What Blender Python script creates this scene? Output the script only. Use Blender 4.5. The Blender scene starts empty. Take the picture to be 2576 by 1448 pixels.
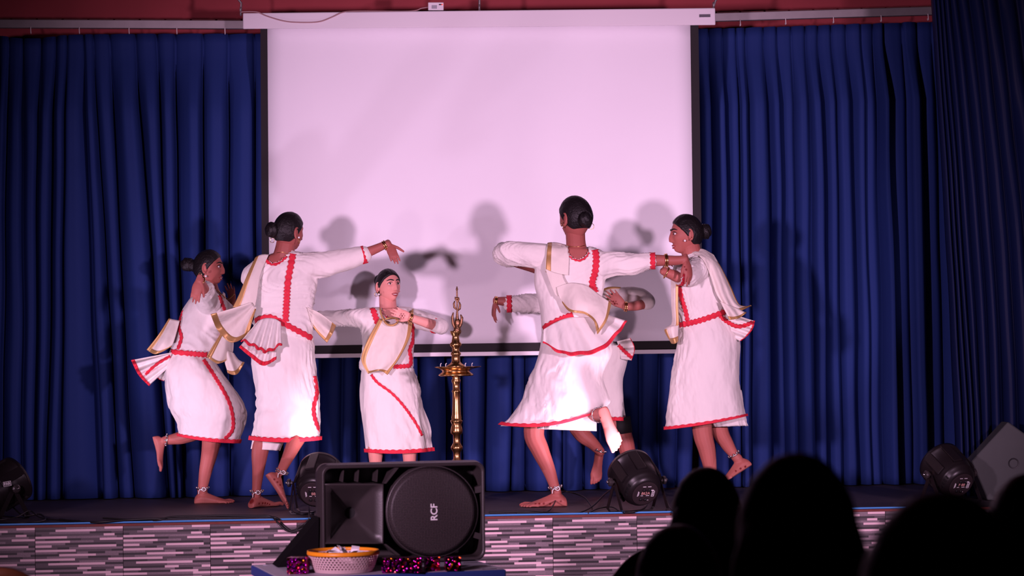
import bpy, bmesh, math, random
from mathutils import Vector, Matrix, noise
from mathutils.bvhtree import BVHTree
random.seed(7)
sc = bpy.context.scene
col = sc.collection
# ------------------------------------------------------------------ camera
W, H, LENS = 2576.0, 1448.0, 80.0
F = LENS / 36.0 * W
CAM = Vector((0, 0, 1.50))
STAGE_Z = 0.668
th, ph, rl = math.atan(0.10), math.atan(176.0 / F), 0.0122
fwd = Vector((math.sin(th) * math.cos(ph), math.cos(th) * math.cos(ph), math.sin(ph)))
right0 = Vector((math.cos(th), -math.sin(th), 0))
up0 = right0.cross(fwd)
RIGHT = right0 * math.cos(rl) - up0 * math.sin(rl)
UP = up0 * math.cos(rl) + right0 * math.sin(rl)
NH = Vector((math.sin(th), math.cos(th), 0))          # horizontal viewing direction
ZU = Vector((0, 0, 1))
cd = bpy.data.cameras.new('camera'); cd.lens = LENS; cd.sensor_width = 36.0
cd.clip_end = 200; cd.dof.use_dof = True; cd.dof.focus_distance = 13.0; cd.dof.aperture_fstop = 4.5
cam = bpy.data.objects.new('camera', cd); col.objects.link(cam)
cam.matrix_world = Matrix(((RIGHT.x, UP.x, -fwd.x, CAM.x), (RIGHT.y, UP.y, -fwd.y, CAM.y),
                           (RIGHT.z, UP.z, -fwd.z, CAM.z), (0, 0, 0, 1)))
sc.camera = cam

def ray(px, py):
    return fwd + RIGHT * ((px - W / 2) / F) + UP * ((H / 2 - py) / F)
def pt(px, py, d):                                     # point of the pixel's ray at horizontal distance d
    r = ray(px, py); return CAM + r * (d / r.dot(NH))
def proj(p):
    q = p - CAM; z = q.dot(fwd)
    return (W / 2 + F * q.dot(RIGHT) / z, H / 2 - F * q.dot(UP) / z)
def on_floor(px, py, z=STAGE_Z):
    r = ray(px, py); return CAM + r * ((z - CAM.z) / r.z)
def on_y(px, py, Y):
    r = ray(px, py); return CAM + r * (Y / r.y)
def floor_d(px, py, z=STAGE_Z):
    return (on_floor(px, py, z) - CAM).dot(NH)
Y0 = on_floor(1288, 1297).y                            # stage front edge
YC = on_floor(1288, 1234).y                            # back curtain
YW = YC + 0.45                                         # back wall
# ------------------------------------------------------------------ world, exposure, lights
wd = bpy.data.worlds.new('world'); sc.world = wd; wd.use_nodes = True
bg = wd.node_tree.nodes['Background']; bg.inputs[0].default_value = (0, 0, 0, 1); bg.inputs[1].default_value = 0.0
vs = sc.view_settings
vs.view_transform = 'Standard'; vs.look = 'None'; vs.gamma = 1.0; vs.use_curve_mapping = False; vs.exposure = 0.0
def spot(name, loc, target, power, color, deg, blend=0.35, size=0.06):
    l = bpy.data.lights.new(name, 'SPOT'); l.energy = power; l.color = color
    l.spot_size = math.radians(deg); l.spot_blend = blend; l.shadow_soft_size = size
    o = bpy.data.objects.new(name, l); col.objects.link(o); o.location = loc
    o.rotation_euler = (Vector(target) - Vector(loc)).to_track_quat('-Z', 'Y').to_euler()
    return o
PINK = (1.0, 0.62, 0.92); WARM = (1.0, 0.62, 0.72); LAV = (0.94, 0.66, 0.98)
# front lights of the hall, outside the picture on the audience side: they give the frontal wash and the head shadows on the screen
spot('stage_wash_left_offscreen', Vector((-2.7, 4.8, 2.05)), pt(1330, 830, 13.4), 2050, PINK, 46, 1.0, 0.2)
spot('stage_wash_right_offscreen', Vector((4.0, 4.8, 2.05)), pt(1450, 830, 13.4), 1750, PINK, 46, 1.0, 0.2)
# ------------------------------------------------------------------ materials
def mat(name, color, rough=0.6, metal=0.0, spec=0.4, bump=None, var=0.0, vscale=20, sheen=0, emis=None, coat=0, trans=0):
    m = bpy.data.materials.new(name); m.use_nodes = True
    nt = m.node_tree; b = nt.nodes['Principled BSDF']
    b.inputs['Base Color'].default_value = (*color, 1); b.inputs['Roughness'].default_value = rough
    b.inputs['Metallic'].default_value = metal; b.inputs['Specular IOR Level'].default_value = spec
    if sheen: b.inputs['Sheen Weight'].default_value = sheen
    if coat: b.inputs['Coat Weight'].default_value = coat
    if trans: b.inputs['Transmission Weight'].default_value = trans
    if emis: b.inputs['Emission Color'].default_value = (*emis[0], 1); b.inputs['Emission Strength'].default_value = emis[1]
    tc = nt.nodes.new('ShaderNodeTexCoord')
    if var:
        n = nt.nodes.new('ShaderNodeTexNoise'); n.inputs['Scale'].default_value = vscale; n.inputs['Detail'].default_value = 4
        nt.links.new(tc.outputs['Object'], n.inputs['Vector'])
        mx = nt.nodes.new('ShaderNodeMix'); mx.data_type = 'RGBA'
        mx.inputs[6].default_value = (*[c * (1 - var) for c in color], 1); mx.inputs[7].default_value = (*[min(1, c * (1 + var)) for c in color], 1)
        nt.links.new(n.outputs['Fac'], mx.inputs[0]); nt.links.new(mx.outputs[2], b.inputs['Base Color'])
    if bump:
        sc_, st, dist = bump
        n2 = nt.nodes.new('ShaderNodeTexNoise'); n2.inputs['Scale'].default_value = sc_; n2.inputs['Detail'].default_value = 3
        nt.links.new(tc.outputs['Object'], n2.inputs['Vector'])
        bp = nt.nodes.new('ShaderNodeBump'); bp.inputs['Strength'].default_value = st; bp.inputs['Distance'].default_value = dist
        nt.links.new(n2.outputs['Fac'], bp.inputs['Height']); nt.links.new(bp.outputs['Normal'], b.inputs['Normal'])
    return m
def skin_mat(name, c, henna=(0.16, 0.012, 0.01)):
    m = mat(name, c, 0.5, spec=0.25, bump=(160, 0.12, 0.002))
    nt = m.node_tree; b = nt.nodes['Principled BSDF']
    a = nt.nodes.new('ShaderNodeAttribute'); a.attribute_name = 'paint'
    s = nt.nodes.new('ShaderNodeSeparateColor'); nt.links.new(a.outputs['Color'], s.inputs[0])
    n = nt.nodes.new('ShaderNodeTexNoise'); n.inputs['Scale'].default_value = 9
    tc = nt.nodes.new('ShaderNodeTexCoord'); nt.links.new(tc.outputs['Object'], n.inputs['Vector'])
    m0 = nt.nodes.new('ShaderNodeMix'); m0.data_type = 'RGBA'
    m0.inputs[6].default_value = (*[x * 0.85 for x in c], 1); m0.inputs[7].default_value = (*[min(1, x * 1.15) for x in c], 1)
    nt.links.new(n.outputs['Fac'], m0.inputs[0])
    m1 = nt.nodes.new('ShaderNodeMix'); m1.data_type = 'RGBA'; m1.inputs[7].default_value = (min(1, c[0] * 1.3), c[1] * 1.5, c[2] * 1.5, 1)
    nt.links.new(m0.outputs[2], m1.inputs[6]); nt.links.new(s.outputs[1], m1.inputs[0])
    m2 = nt.nodes.new('ShaderNodeMix'); m2.data_type = 'RGBA'; m2.inputs[7].default_value = (*henna, 1)
    nt.links.new(m1.outputs[2], m2.inputs[6]); nt.links.new(s.outputs[0], m2.inputs[0])
    nt.links.new(m2.outputs[2], b.inputs['Base Color'])
    b.inputs['Subsurface Weight'].default_value = 0.0
    return m
def cloth_mat(name, c, rough=0.85):
    m = mat(name, c, rough, spec=0.15, sheen=0.15)
    nt = m.node_tree; b = nt.nodes['Principled BSDF']; tc = nt.nodes.new('ShaderNodeTexCoord')
    def nz(scale, stretch):
        mp = nt.nodes.new('ShaderNodeMapping'); mp.inputs['Scale'].default_value = stretch
        nt.links.new(tc.outputs['Object'], mp.inputs[0])
        n = nt.nodes.new('ShaderNodeTexNoise'); n.inputs['Scale'].default_value = scale; n.inputs['Detail'].default_value = 3
        nt.links.new(mp.outputs[0], n.inputs['Vector']); return n
    w = nz(7, (1, 1, 0.6)); w2 = nz(420, (1, 1, 1))
    b1 = nt.nodes.new('ShaderNodeBump'); b1.inputs['Strength'].default_value = 0.8; b1.inputs['Distance'].default_value = 0.035
    nt.links.new(w.outputs['Fac'], b1.inputs['Height'])
    b2 = nt.nodes.new('ShaderNodeBump'); b2.inputs['Strength'].default_value = 0.25; b2.inputs['Distance'].default_value = 0.001
    nt.links.new(w2.outputs['Fac'], b2.inputs['Height']); nt.links.new(b1.outputs['Normal'], b2.inputs['Normal'])
    nt.links.new(b2.outputs['Normal'], b.inputs['Normal'])
    return m
M = {}
M['cloth'] = cloth_mat('off_white_cotton', (0.80, 0.755, 0.70))
M['shawl'] = cloth_mat('cream_cotton', (0.80, 0.73, 0.64))
M['gold'] = mat('gold_ribbon', (0.56, 0.33, 0.125), 0.42, 0.4, bump=(300, 0.2, 0.001))
M['lace'] = mat('red_lace', (0.72, 0.022, 0.05), 0.7, bump=(260, 0.9, 0.003), var=0.35, vscale=160)
M['jewel'] = mat('gold_jewellery', (0.85, 0.52, 0.22), 0.25, 1.0)
M['silver'] = mat('silver', (0.75, 0.73, 0.74), 0.25, 1.0)
M['string'] = mat('white_string', (0.75, 0.72, 0.7), 0.8)
M['pearl'] = mat('pearl', (0.9, 0.88, 0.85), 0.2)
M['hair'] = mat('black_hair', (0.008, 0.006, 0.007), 0.48, spec=0.3, bump=(90, 0.6, 0.006))
M['eye_white'] = mat('eye_white', (0.8, 0.76, 0.74), 0.25)
M['iris'] = mat('iris', (0.015, 0.008, 0.006), 0.15)
M['lips'] = mat('lips', (0.34, 0.05, 0.05), 0.4)
M['teeth'] = mat('teeth', (0.85, 0.82, 0.78), 0.3)
M['brow'] = mat('eyebrow', (0.012, 0.008, 0.008), 0.7)
M['shorts'] = mat('black_shorts', (0.006, 0.006, 0.007), 0.8)
M['black'] = mat('black_plastic', (0.034, 0.027, 0.028), 0.40, bump=(200, 0.15, 0.002))
M['black_metal'] = mat('black_metal', (0.012, 0.009, 0.010), 0.36, 0.0, spec=0.35)
M['rubber'] = mat('black_rubber', (0.010, 0.009, 0.010), 0.5)
M['chrome'] = mat('chrome', (0.7, 0.7, 0.7), 0.2, 1.0)
M['white_print'] = mat('white_print', (0.75, 0.72, 0.72), 0.6)
M['lens'] = mat('led_lens', (0.5, 0.4, 0.5), 0.2, emis=((1, 0.6, 0.75), 6))
M['white_metal'] = mat('white_painted_metal', (0.80, 0.76, 0.78), 0.45, bump=(40, 0.1, 0.002))
M['screen'] = mat('white_screen_fabric', (0.86, 0.84, 0.87), 0.85, spec=0.1, var=0.02, vscale=3)
M['screen_black'] = mat('screen_black_border', (0.014, 0.011, 0.013), 0.8)
M['wall_red'] = mat('red_wall_paint', (0.33, 0.045, 0.055), 0.85, var=0.18, vscale=4, bump=(30, 0.2, 0.004))
M['stage'] = mat('dark_stage_floor', (0.050, 0.038, 0.044), 0.55, var=0.3, vscale=9, bump=(60, 0.3, 0.003))
M['hall'] = mat('hall_floor', (0.06, 0.05, 0.05), 0.7, var=0.2, vscale=3)
M['alu'] = mat('aluminium_rail', (0.36, 0.33, 0.33), 0.45, 0.5, var=0.15, vscale=14)
M['rope'] = mat('thin_wire', (0.16, 0.05, 0.05), 0.7)
M['hook'] = mat('white_plastic_hook', (0.75, 0.68, 0.66), 0.6)
M['brass'] = mat('brass', (0.52, 0.29, 0.115), 0.27, 1.0, var=0.25, vscale=18, bump=(50, 0.15, 0.003))
M['dark_brass'] = mat('dark_brass', (0.26, 0.14, 0.075), 0.4, 1.0, bump=(120, 0.5, 0.004))
M['blue_cable'] = mat('blue_cable', (0.06, 0.27, 0.62), 0.5)
M['edge'] = mat('stage_edge_trim', (0.15, 0.028, 0.022), 0.7, var=0.3, vscale=30)
M['orange'] = mat('orange_plastic', (0.85, 0.29, 0.012), 0.4)
M['basket'] = mat('translucent_pink_plastic', (0.62, 0.44, 0.44), 0.35, coat=0.2)
M['paper'] = mat('white_paper', (0.82, 0.78, 0.8), 0.8)
M['table_top'] = mat('lavender_plastic', (0.44, 0.42, 0.50), 0.5, var=0.06, vscale=5)
M['table_rim'] = mat('blue_plastic', (0.03, 0.055, 0.24), 0.4)
M['chair'] = mat('brown_plastic', (0.34, 0.105, 0.045), 0.4)
M['grey_box'] = mat('grey_painted_wood', (0.05, 0.055, 0.053), 0.6, var=0.15, vscale=8)
M['aud_skin'] = skin_mat('audience_skin', (0.16, 0.07, 0.045))
M['aud_cloth'] = mat('dark_cloth', (0.006, 0.005, 0.006), 0.95, spec=0.05)
def foil():
    m = mat('magenta_foil', (0.30, 0.008, 0.17), 0.22, 1.0)
    nt = m.node_tree; b = nt.nodes['Principled BSDF']; tc = nt.nodes.new('ShaderNodeTexCoord')
    v = nt.nodes.new('ShaderNodeTexVoronoi'); v.inputs['Scale'].default_value = 95
    nt.links.new(tc.outputs['Object'], v.inputs['Vector'])
    hs = nt.nodes.new('ShaderNodeHueSaturation'); hs.inputs['Color'].default_value = (0.5, 0.01, 0.20, 1)
    s = nt.nodes.new('ShaderNodeSeparateColor'); nt.links.new(v.outputs['Color'], s.inputs[0])
    mr = nt.nodes.new('ShaderNodeMapRange'); mr.inputs[3].default_value = 0.36; mr.inputs[4].default_value = 0.62
    nt.links.new(s.outputs[0], mr.inputs[0]); nt.links.new(mr.outputs[0], hs.inputs['Hue'])
    nt.links.new(hs.outputs[0], b.inputs['Base Color'])
    nm = nt.nodes.new('ShaderNodeBump'); nm.inputs['Strength'].default_value = 1.0; nm.inputs['Distance'].default_value = 0.012
    n = nt.nodes.new('ShaderNodeTexVoronoi'); n.inputs['Scale'].default_value = 60
    nt.links.new(tc.outputs['Object'], n.inputs['Vector']); nt.links.new(n.outputs['Distance'], nm.inputs['Height'])
    nt.links.new(nm.outputs['Normal'], b.inputs['Normal'])
    return m
M['foil'] = foil()
def curtain_mat(name, c, rough=0.7):
    m = mat(name, c, rough, spec=0.08)
    nt = m.node_tree; b = nt.nodes['Principled BSDF']; tc = nt.nodes.new('ShaderNodeTexCoord')
    mp = nt.nodes.new('ShaderNodeMapping'); mp.inputs['Scale'].default_value = (1, 1, 0.08)
    nt.links.new(tc.outputs['Object'], mp.inputs[0])
    n = nt.nodes.new('ShaderNodeTexNoise'); n.inputs['Scale'].default_value = 6; n.inputs['Detail'].default_value = 2
    nt.links.new(mp.outputs[0], n.inputs['Vector'])
    bp = nt.nodes.new('ShaderNodeBump'); bp.inputs['Strength'].default_value = 0.3; bp.inputs['Distance'].default_value = 0.02
    nt.links.new(n.outputs['Fac'], bp.inputs['Height']); nt.links.new(bp.outputs['Normal'], b.inputs['Normal'])
    return m
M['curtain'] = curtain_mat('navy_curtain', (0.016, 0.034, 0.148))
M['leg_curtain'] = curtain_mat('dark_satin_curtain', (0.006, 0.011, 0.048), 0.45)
def grille_mat():
    m = mat('perforated_grille', (0.03, 0.02, 0.022), 0.5)
    nt = m.node_tree; b = nt.nodes['Principled BSDF']; tc = nt.nodes.new('ShaderNodeTexCoord')
    v = nt.nodes.new('ShaderNodeTexVoronoi'); v.inputs['Scale'].default_value = 150; v.inputs['Randomness'].default_value = 0.15
    v.voronoi_dimensions = '2D'; sx = nt.nodes.new('ShaderNodeSeparateXYZ'); cx = nt.nodes.new('ShaderNodeCombineXYZ')
    nt.links.new(tc.outputs['Object'], sx.inputs[0]); nt.links.new(sx.outputs[0], cx.inputs[0]); nt.links.new(sx.outputs[2], cx.inputs[1]); nt.links.new(cx.outputs[0], v.inputs['Vector'])
    mr = nt.nodes.new('ShaderNodeMapRange'); mr.inputs[1].default_value = 0.30; mr.inputs[2].default_value = 0.42
    nt.links.new(v.outputs['Distance'], mr.inputs[0])
    mx = nt.nodes.new('ShaderNodeMix'); mx.data_type = 'RGBA'; mx.inputs[6].default_value = (0.003, 0.002, 0.002, 1); mx.inputs[7].default_value = (0.045, 0.032, 0.034, 1)
    nt.links.new(mr.outputs[0], mx.inputs[0]); nt.links.new(mx.outputs[2], b.inputs['Base Color'])
    bp = nt.nodes.new('ShaderNodeBump'); bp.inputs['Strength'].default_value = 0.6; bp.inputs['Distance'].default_value = 0.002
    nt.links.new(mr.outputs[0], bp.inputs['Height']); nt.links.new(bp.outputs['Normal'], b.inputs['Normal'])
    return m
M['grille'] = grille_mat()
def speckle(name, c, amt):
    m = mat(name, c, 0.5, var=amt, vscale=500, spec=0.3); return m
TILE = [speckle('tile_white', (0.72, 0.50, 0.53), 0.04), speckle('tile_speckled', (0.20, 0.15, 0.165), 0.75),
        speckle('tile_grey', (0.088, 0.066, 0.074), 0.35), speckle('tile_dark', (0.026, 0.021, 0.023), 0.2)]
M['grout'] = mat('grout', (0.18, 0.14, 0.14), 0.9)
# ------------------------------------------------------------------ mesh helpers
ORG = {}
def mesh_of(verts, faces):
    me = bpy.data.meshes.new('m'); me.from_pydata([tuple(v) for v in verts], [], faces); me.update(); return me
def link(name, me, m, parent=None, smooth=True, origin=None):
    """me holds world coordinates; they are moved into the space of the parent (or of origin)."""
    o = bpy.data.objects.new(name, me); col.objects.link(o); me.name = name
    if parent is not None:
        off = ORG[parent.name]; o.parent = parent
        me.transform(Matrix.Translation(-off)); ORG[o.name] = off.copy()
    elif origin is not None:
        me.transform(Matrix.Translation(-Vector(origin))); o.location = origin; ORG[o.name] = Vector(origin)
    else:
        ORG[o.name] = Vector((0, 0, 0))
    if m is not None and not me.materials: me.materials.append(m)
    if smooth: me.polygons.foreach_set('use_smooth', [True] * len(me.polygons))
    return o
def empty(name, loc, label, cat, group=None):
    o = bpy.data.objects.new(name, None); col.objects.link(o); o.location = loc; ORG[o.name] = Vector(loc)
    o.empty_display_size = 0.1
    return tag(o, label, cat, group)
def tag(o, label, cat, group=None):
    o['label'] = label; o['category'] = cat
    if group: o['group'] = group
    return o
def struct(o): o['kind'] = 'structure'; return o
def cr(P, n):
    """Catmull-Rom through a list of tuples."""
    if len(P) < 3 and len(P) == 2:
        return [tuple(a + (b - a) * k / n for a, b in zip(P[0], P[1])) for k in range(n + 1)]
    out = []
    for i in range(len(P) - 1):
        p0 = P[max(i - 1, 0)]; p1 = P[i]; p2 = P[i + 1]; p3 = P[min(i + 2, len(P) - 1)]
        for k in range(n):
            t = k / n
            out.append(tuple(0.5 * (2 * b + (c - a) * t + (2 * a - 5 * b + 4 * c - d) * t * t + (3 * b - a - 3 * c + d) * t ** 3)
                             for a, b, c, d in zip(p0, p1, p2, p3)))
    out.append(tuple(P[-1])); return out
def crat(P, t):
    """one Catmull-Rom sample at t in 0..1"""
    n = len(P) - 1; x = min(max(t, 0), 1) * n; i = min(int(x), n - 1); t = x - i
    p0 = P[max(i - 1, 0)]; p1 = P[i]; p2 = P[i + 1]; p3 = P[min(i + 2, n)]
    return tuple(0.5 * (2 * b + (c - a) * t + (2 * a - 5 * b + 4 * c - d) * t * t + (3 * b - a - 3 * c + d) * t ** 3)
                 for a, b, c, d in zip(p0, p1, p2, p3))
class MB:
    def __init__(s): s.v = []; s.f = []; s.mi = []
    def add(s, vs_, fs, mi=0):
        o = len(s.v); s.v += [Vector(v) for v in vs_]; s.f += [tuple(i + o for i in f) for f in fs]; s.mi += [mi] * len(fs)
    def rings(s, R, cap=True, closed=False, mi=0):
        n = len(R[0]); vs_ = [p for r in R for p in r]; fs = []; m = len(R)
        for i in range(m if closed else m - 1):
            a = i * n; b = ((i + 1) % m) * n
            for j in range(n):
                k = (j + 1) % n; fs.append((a + j, a + k, b + k, b + j))
        if cap and not closed:
            c0 = sum(R[0], Vector()) / n; c1 = sum(R[-1], Vector()) / n; L = len(vs_); vs_ += [c0, c1]
            for j in range(n):
                k = (j + 1) % n; fs.append((L, k, j)); fs.append((L + 1, (m - 1) * n + j, (m - 1) * n + k))
        s.add(vs_, fs, mi)
    def tube(s, pts, rad, seg=12, ref=None, flat=1.0, round_=True, cap=True, closed=False, mi=0):
        """pts: Vectors; rad: radius per point (number or list); flat = ratio of the second axis (across ref)."""
        n = len(pts)
        if not isinstance(rad, (list, tuple)): rad = [rad] * n
        tan = []
        for i in range(n):
            a = pts[(i - 1) % n] if closed else pts[max(i - 1, 0)]; b = pts[(i + 1) % n] if closed else pts[min(i + 1, n - 1)]
            t = (b - a); tan.append(t.normalized() if t.length > 1e-9 else ZU.copy())
        up = ref.copy() if ref is not None else (ZU if abs(tan[0].z) < 0.9 else Vector((1, 0, 0)))
        R = []
        for i in range(n):
            t = tan[i]
            if ref is None or i == 0:
                sd = t.cross(up)
            else: sd = t.cross(ref)
            if sd.length < 1e-6: sd = t.orthogonal()
            sd.normalize(); u2 = sd.cross(t).normalized()
            if ref is None: up = u2
            R.append((pts[i], sd, u2, rad[i], t))
        def ring(c, sd, u2, r): return [c + sd * (r * math.cos(2 * math.pi * j / seg)) + u2 * (r * flat * math.sin(2 * math.pi * j / seg)) for j in range(seg)]
        out = [ring(c, sd, u2, r) for c, sd, u2, r, t in R]
        if round_ and not closed:
            c, sd, u2, r, t = R[0]; out = [ring(c - t * r * 0.85, sd, u2, r * 0.5), ring(c - t * r * 0.5, sd, u2, r * 0.86)] + out
            c, sd, u2, r, t = R[-1]; out += [ring(c + t * r * 0.5, sd, u2, r * 0.86), ring(c + t * r * 0.85, sd, u2, r * 0.5)]
        s.rings(out, cap and not closed, closed, mi)
    def box(s, c, hx, hy, hz, X=Vector((1, 0, 0)), Y=Vector((0, 1, 0)), Z=ZU, mi=0):
        c = Vector(c); vs_ = [c + X * (hx * a) + Y * (hy * b) + Z * (hz * d) for d in (-1, 1) for b in (-1, 1) for a in (-1, 1)]
        s.add(vs_, [(0, 2, 3, 1), (4, 5, 7, 6), (0, 1, 5, 4), (2, 6, 7, 3), (0, 4, 6, 2), (1, 3, 7, 5)], mi)
    def ellipsoid(s, c, X, Y, Z, nu=20, nv=12, fn=None):
        R = []
        for i in range(1, nv):
            a = math.pi * i / nv; r = []
            for j in range(nu):
                b = 2 * math.pi * j / nu; d = Vector((math.sin(a) * math.cos(b), math.sin(a) * math.sin(b), math.cos(a)))
                k = fn(d) if fn else 1.0
                r.append(Vector(c) + (X * d.x + Y * d.y + Z * d.z) * k)
            R.append(r)
        s.rings(R)
    def lathe(s, c, axis, prof, seg=32, mi=0, cap=True):
        ax = axis.normalized(); sd = ax.orthogonal().normalized(); u2 = ax.cross(sd)
        s.rings([[c + ax * h + sd * (r * math.cos(2 * math.pi * j / seg)) + u2 * (r * math.sin(2 * math.pi * j / seg)) for j in range(seg)] for r, h in prof], cap, False, mi)
    def torus(s, c, axis, R, r, seg=36, rs=8, squash=1.0):
        ax = axis.normalized(); sd = ax.orthogonal().normalized(); u2 = ax.cross(sd)
        s.tube([c + sd * (R * math.cos(2 * math.pi * j / seg)) + u2 * (R * squash * math.sin(2 * math.pi * j / seg)) for j in range(seg)], r, rs, closed=True)
    def mesh(s): 
        me = mesh_of(s.v, s.f)
        if any(s.mi): me.polygons.foreach_set('material_index', s.mi)
        return me
    def build(s, name, m, parent=None, smooth=True, origin=None):
        return link(name, s.mesh(), m, parent, smooth, origin)
def remesh(mb, voxel, it=3, fac=0.5):
    """union of overlapping closed pieces as one continuous surface"""
    o = bpy.data.objects.new('tmp', mb.mesh()); col.objects.link(o)
    md = o.modifiers.new('r', 'REMESH'); md.mode = 'VOXEL'; md.voxel_size = voxel
    if it:
        sm = o.modifiers.new('s', 'SMOOTH'); sm.iterations = it; sm.factor = fac
    dg = bpy.context.evaluated_depsgraph_get(); dg.update()
    me = bpy.data.meshes.new_from_object(o.evaluated_get(dg))
    old = o.data; bpy.data.objects.remove(o); bpy.data.meshes.remove(old)
    return me
def bvh_of(meshes):
    vs_ = []; fs = []
    for me in meshes:
        o = len(vs_); vs_ += [v.co.copy() for v in me.vertices]; fs += [tuple(i + o for i in p.vertices) for p in me.polygons]
    return BVHTree.FromPolygons(vs_, fs)
def thick(o, t, off=0.0):
    md = o.modifiers.new('thickness', 'SOLIDIFY'); md.thickness = t; md.offset = off; return o
def bevel(o, w, seg=2):
    md = o.modifiers.new('bevel', 'BEVEL'); md.width = w; md.segments = seg; md.limit_method = 'ANGLE'; return o
def text(name, body, loc, X, Z, size, m, parent, bold=0.0):
    """flat lettering as a mesh; X reading direction, Z up"""
    cu = bpy.data.curves.new('t', 'FONT'); cu.body = body; cu.size = size; cu.align_x = 'CENTER'; cu.align_y = 'CENTER'; cu.offset = bold; cu.extrude = 0.0008
    o = bpy.data.objects.new('tt', cu); col.objects.link(o)
    dg = bpy.context.evaluated_depsgraph_get(); dg.update()
    me = bpy.data.meshes.new_from_object(o.evaluated_get(dg)); bpy.data.objects.remove(o); bpy.data.curves.remove(cu)
    Nv = X.cross(Z)
    me.transform(Matrix(((X.x, Z.x, Nv.x, loc.x), (X.y, Z.y, Nv.y, loc.y), (X.z, Z.z, Nv.z, loc.z), (0, 0, 0, 1))))
    return link(name, me, m, parent, False)
# ------------------------------------------------------------------ setting
def slab(name, x0, x1, y0, y1, z0, z1, m):
    mb = MB(); mb.box(((x0 + x1) / 2, (y0 + y1) / 2, (z0 + z1) / 2), (x1 - x0) / 2, (y1 - y0) / 2, (z1 - z0) / 2)
    return struct(mb.build(name, m, smooth=False))
slab('floor', -7, 8, -3, Y0 + 0.05, -0.1, 0.0, M['hall'])
slab('floor_stage', -7, 8, Y0, YW + 0.1, 0.0, STAGE_Z, M['stage'])
slab('wall_back', -7, 8, YW, YW + 0.2, STAGE_Z, 6.0, M['wall_red'])
sf = slab('wall_stage_front', -7, 8, Y0 - 0.012, Y0 - 0.0005, 0.0, STAGE_Z - 0.012, M['grout'])
# printed ceramic tiles of the stage front: one shared mesh, the printed strips are faces of it
g0 = on_y(88.5, 1340, Y0 - 0.02).x; g7 = on_y(1602, 1320, Y0 - 0.02).x; TWID = (g7 - g0) / 7; THGT = 0.298
ROWS = [[(.35, 2), (.79, 1), (1, 0)], [(.23, 3), (.69, 0), (1, 1)], [(.16, 2), (.62, 1), (.87, 3), (1, 2)],
        [(.07, 3), (.59, 2), (.78, 2), (.905, 0), (1, 3)], [(.36, 0), (.93, 1), (1, 2)], [(.11, 2), (.52, 3), (.735, 2), (1, 0)],
        [(.395, 0), (.665, 1), (1, 2)], [(.34, 1), (.92, 3), (1, 2)], [(.185, 0), (.49, 2), (.925, 0), (1, 3)],
        [(.25, 2), (.385, 3), (1, 1)], [(.46, 0), (.87, 2), (1, 3)], [(.25, 1), (.475, 2), (.6, 1), (.795, 3), (1, 1)],
        [(.27, 3), (.69, 0), (.95, 1), (1, 3)], [(.13, 2), (.6, 1), (.86, 3), (1, 2)], [(.45, 0), (.83, 2), (1, 0)],
        [(.275, 3), (.5, 2), (1, 1)], [(.145, 2), (.795, 0), (1, 3)], [(.5, 2), (1, 1)], [(.475, 3), (.635, 0), (.9, 2), (1, 0)],
        [(.2, 0), (.59, 1), (.8, 3), (1, 1)], [(.17, 2), (.54, 3), (.86, 0), (1, 2)], [(.27, 0), (.8, 1), (1, 0)],
        [(.2, 2), (.8, 2), (1, 1)], [(.33, 1), (.9, 0), (1, 2)], [(.13, 0), (.7, 3), (1, 1)], [(.4, 2), (1, 1)]]
mb = MB(); tw = TWID - 0.0022; rh = THGT / len(ROWS); ty = 0.0
for r, segs in enumerate(ROWS):
    xa = 0.0
    for xe, mi in segs:
        rel = [0.0, 0.0006, 0.0010, 0.0014][mi]
        x0, x1 = xa * tw, xe * tw; z1 = -r * rh; z0 = z1 - rh
        mb.add([(x0, rel, z0), (x1, rel, z0), (x1, rel, z1), (x0, rel, z1)], [(0, 1, 2, 3)], mi); xa = xe
e = 0.009
mb.add([(0, 0, -THGT), (tw, 0, -THGT), (tw, 0, 0), (0, 0, 0), (0, e, -THGT), (tw, e, -THGT), (tw, e, 0), (0, e, 0)],
       [(0, 4, 5, 1), (1, 5, 6, 2), (2, 6, 7, 3), (3, 7, 4, 0), (4, 7, 6, 5)], 2)
tme = mb.mesh()
for m_ in TILE: tme.materials.append(m_)
for rrow in range(2):
    for k in range(-2, 13):
        o = bpy.data.objects.new('tile', tme); col.objects.link(o); o.parent = sf
        o.location = (g0 + k * TWID + 0.001, Y0 - 0.021, STAGE_Z - 0.013 - rrow * (THGT + 0.002))
mb = MB(); mb.box(((0.5), Y0 - 0.010, STAGE_Z - 0.006), 7.4, 0.014, 0.006); struct(mb.build('trim_1', M['edge'], smooth=False))
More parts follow.
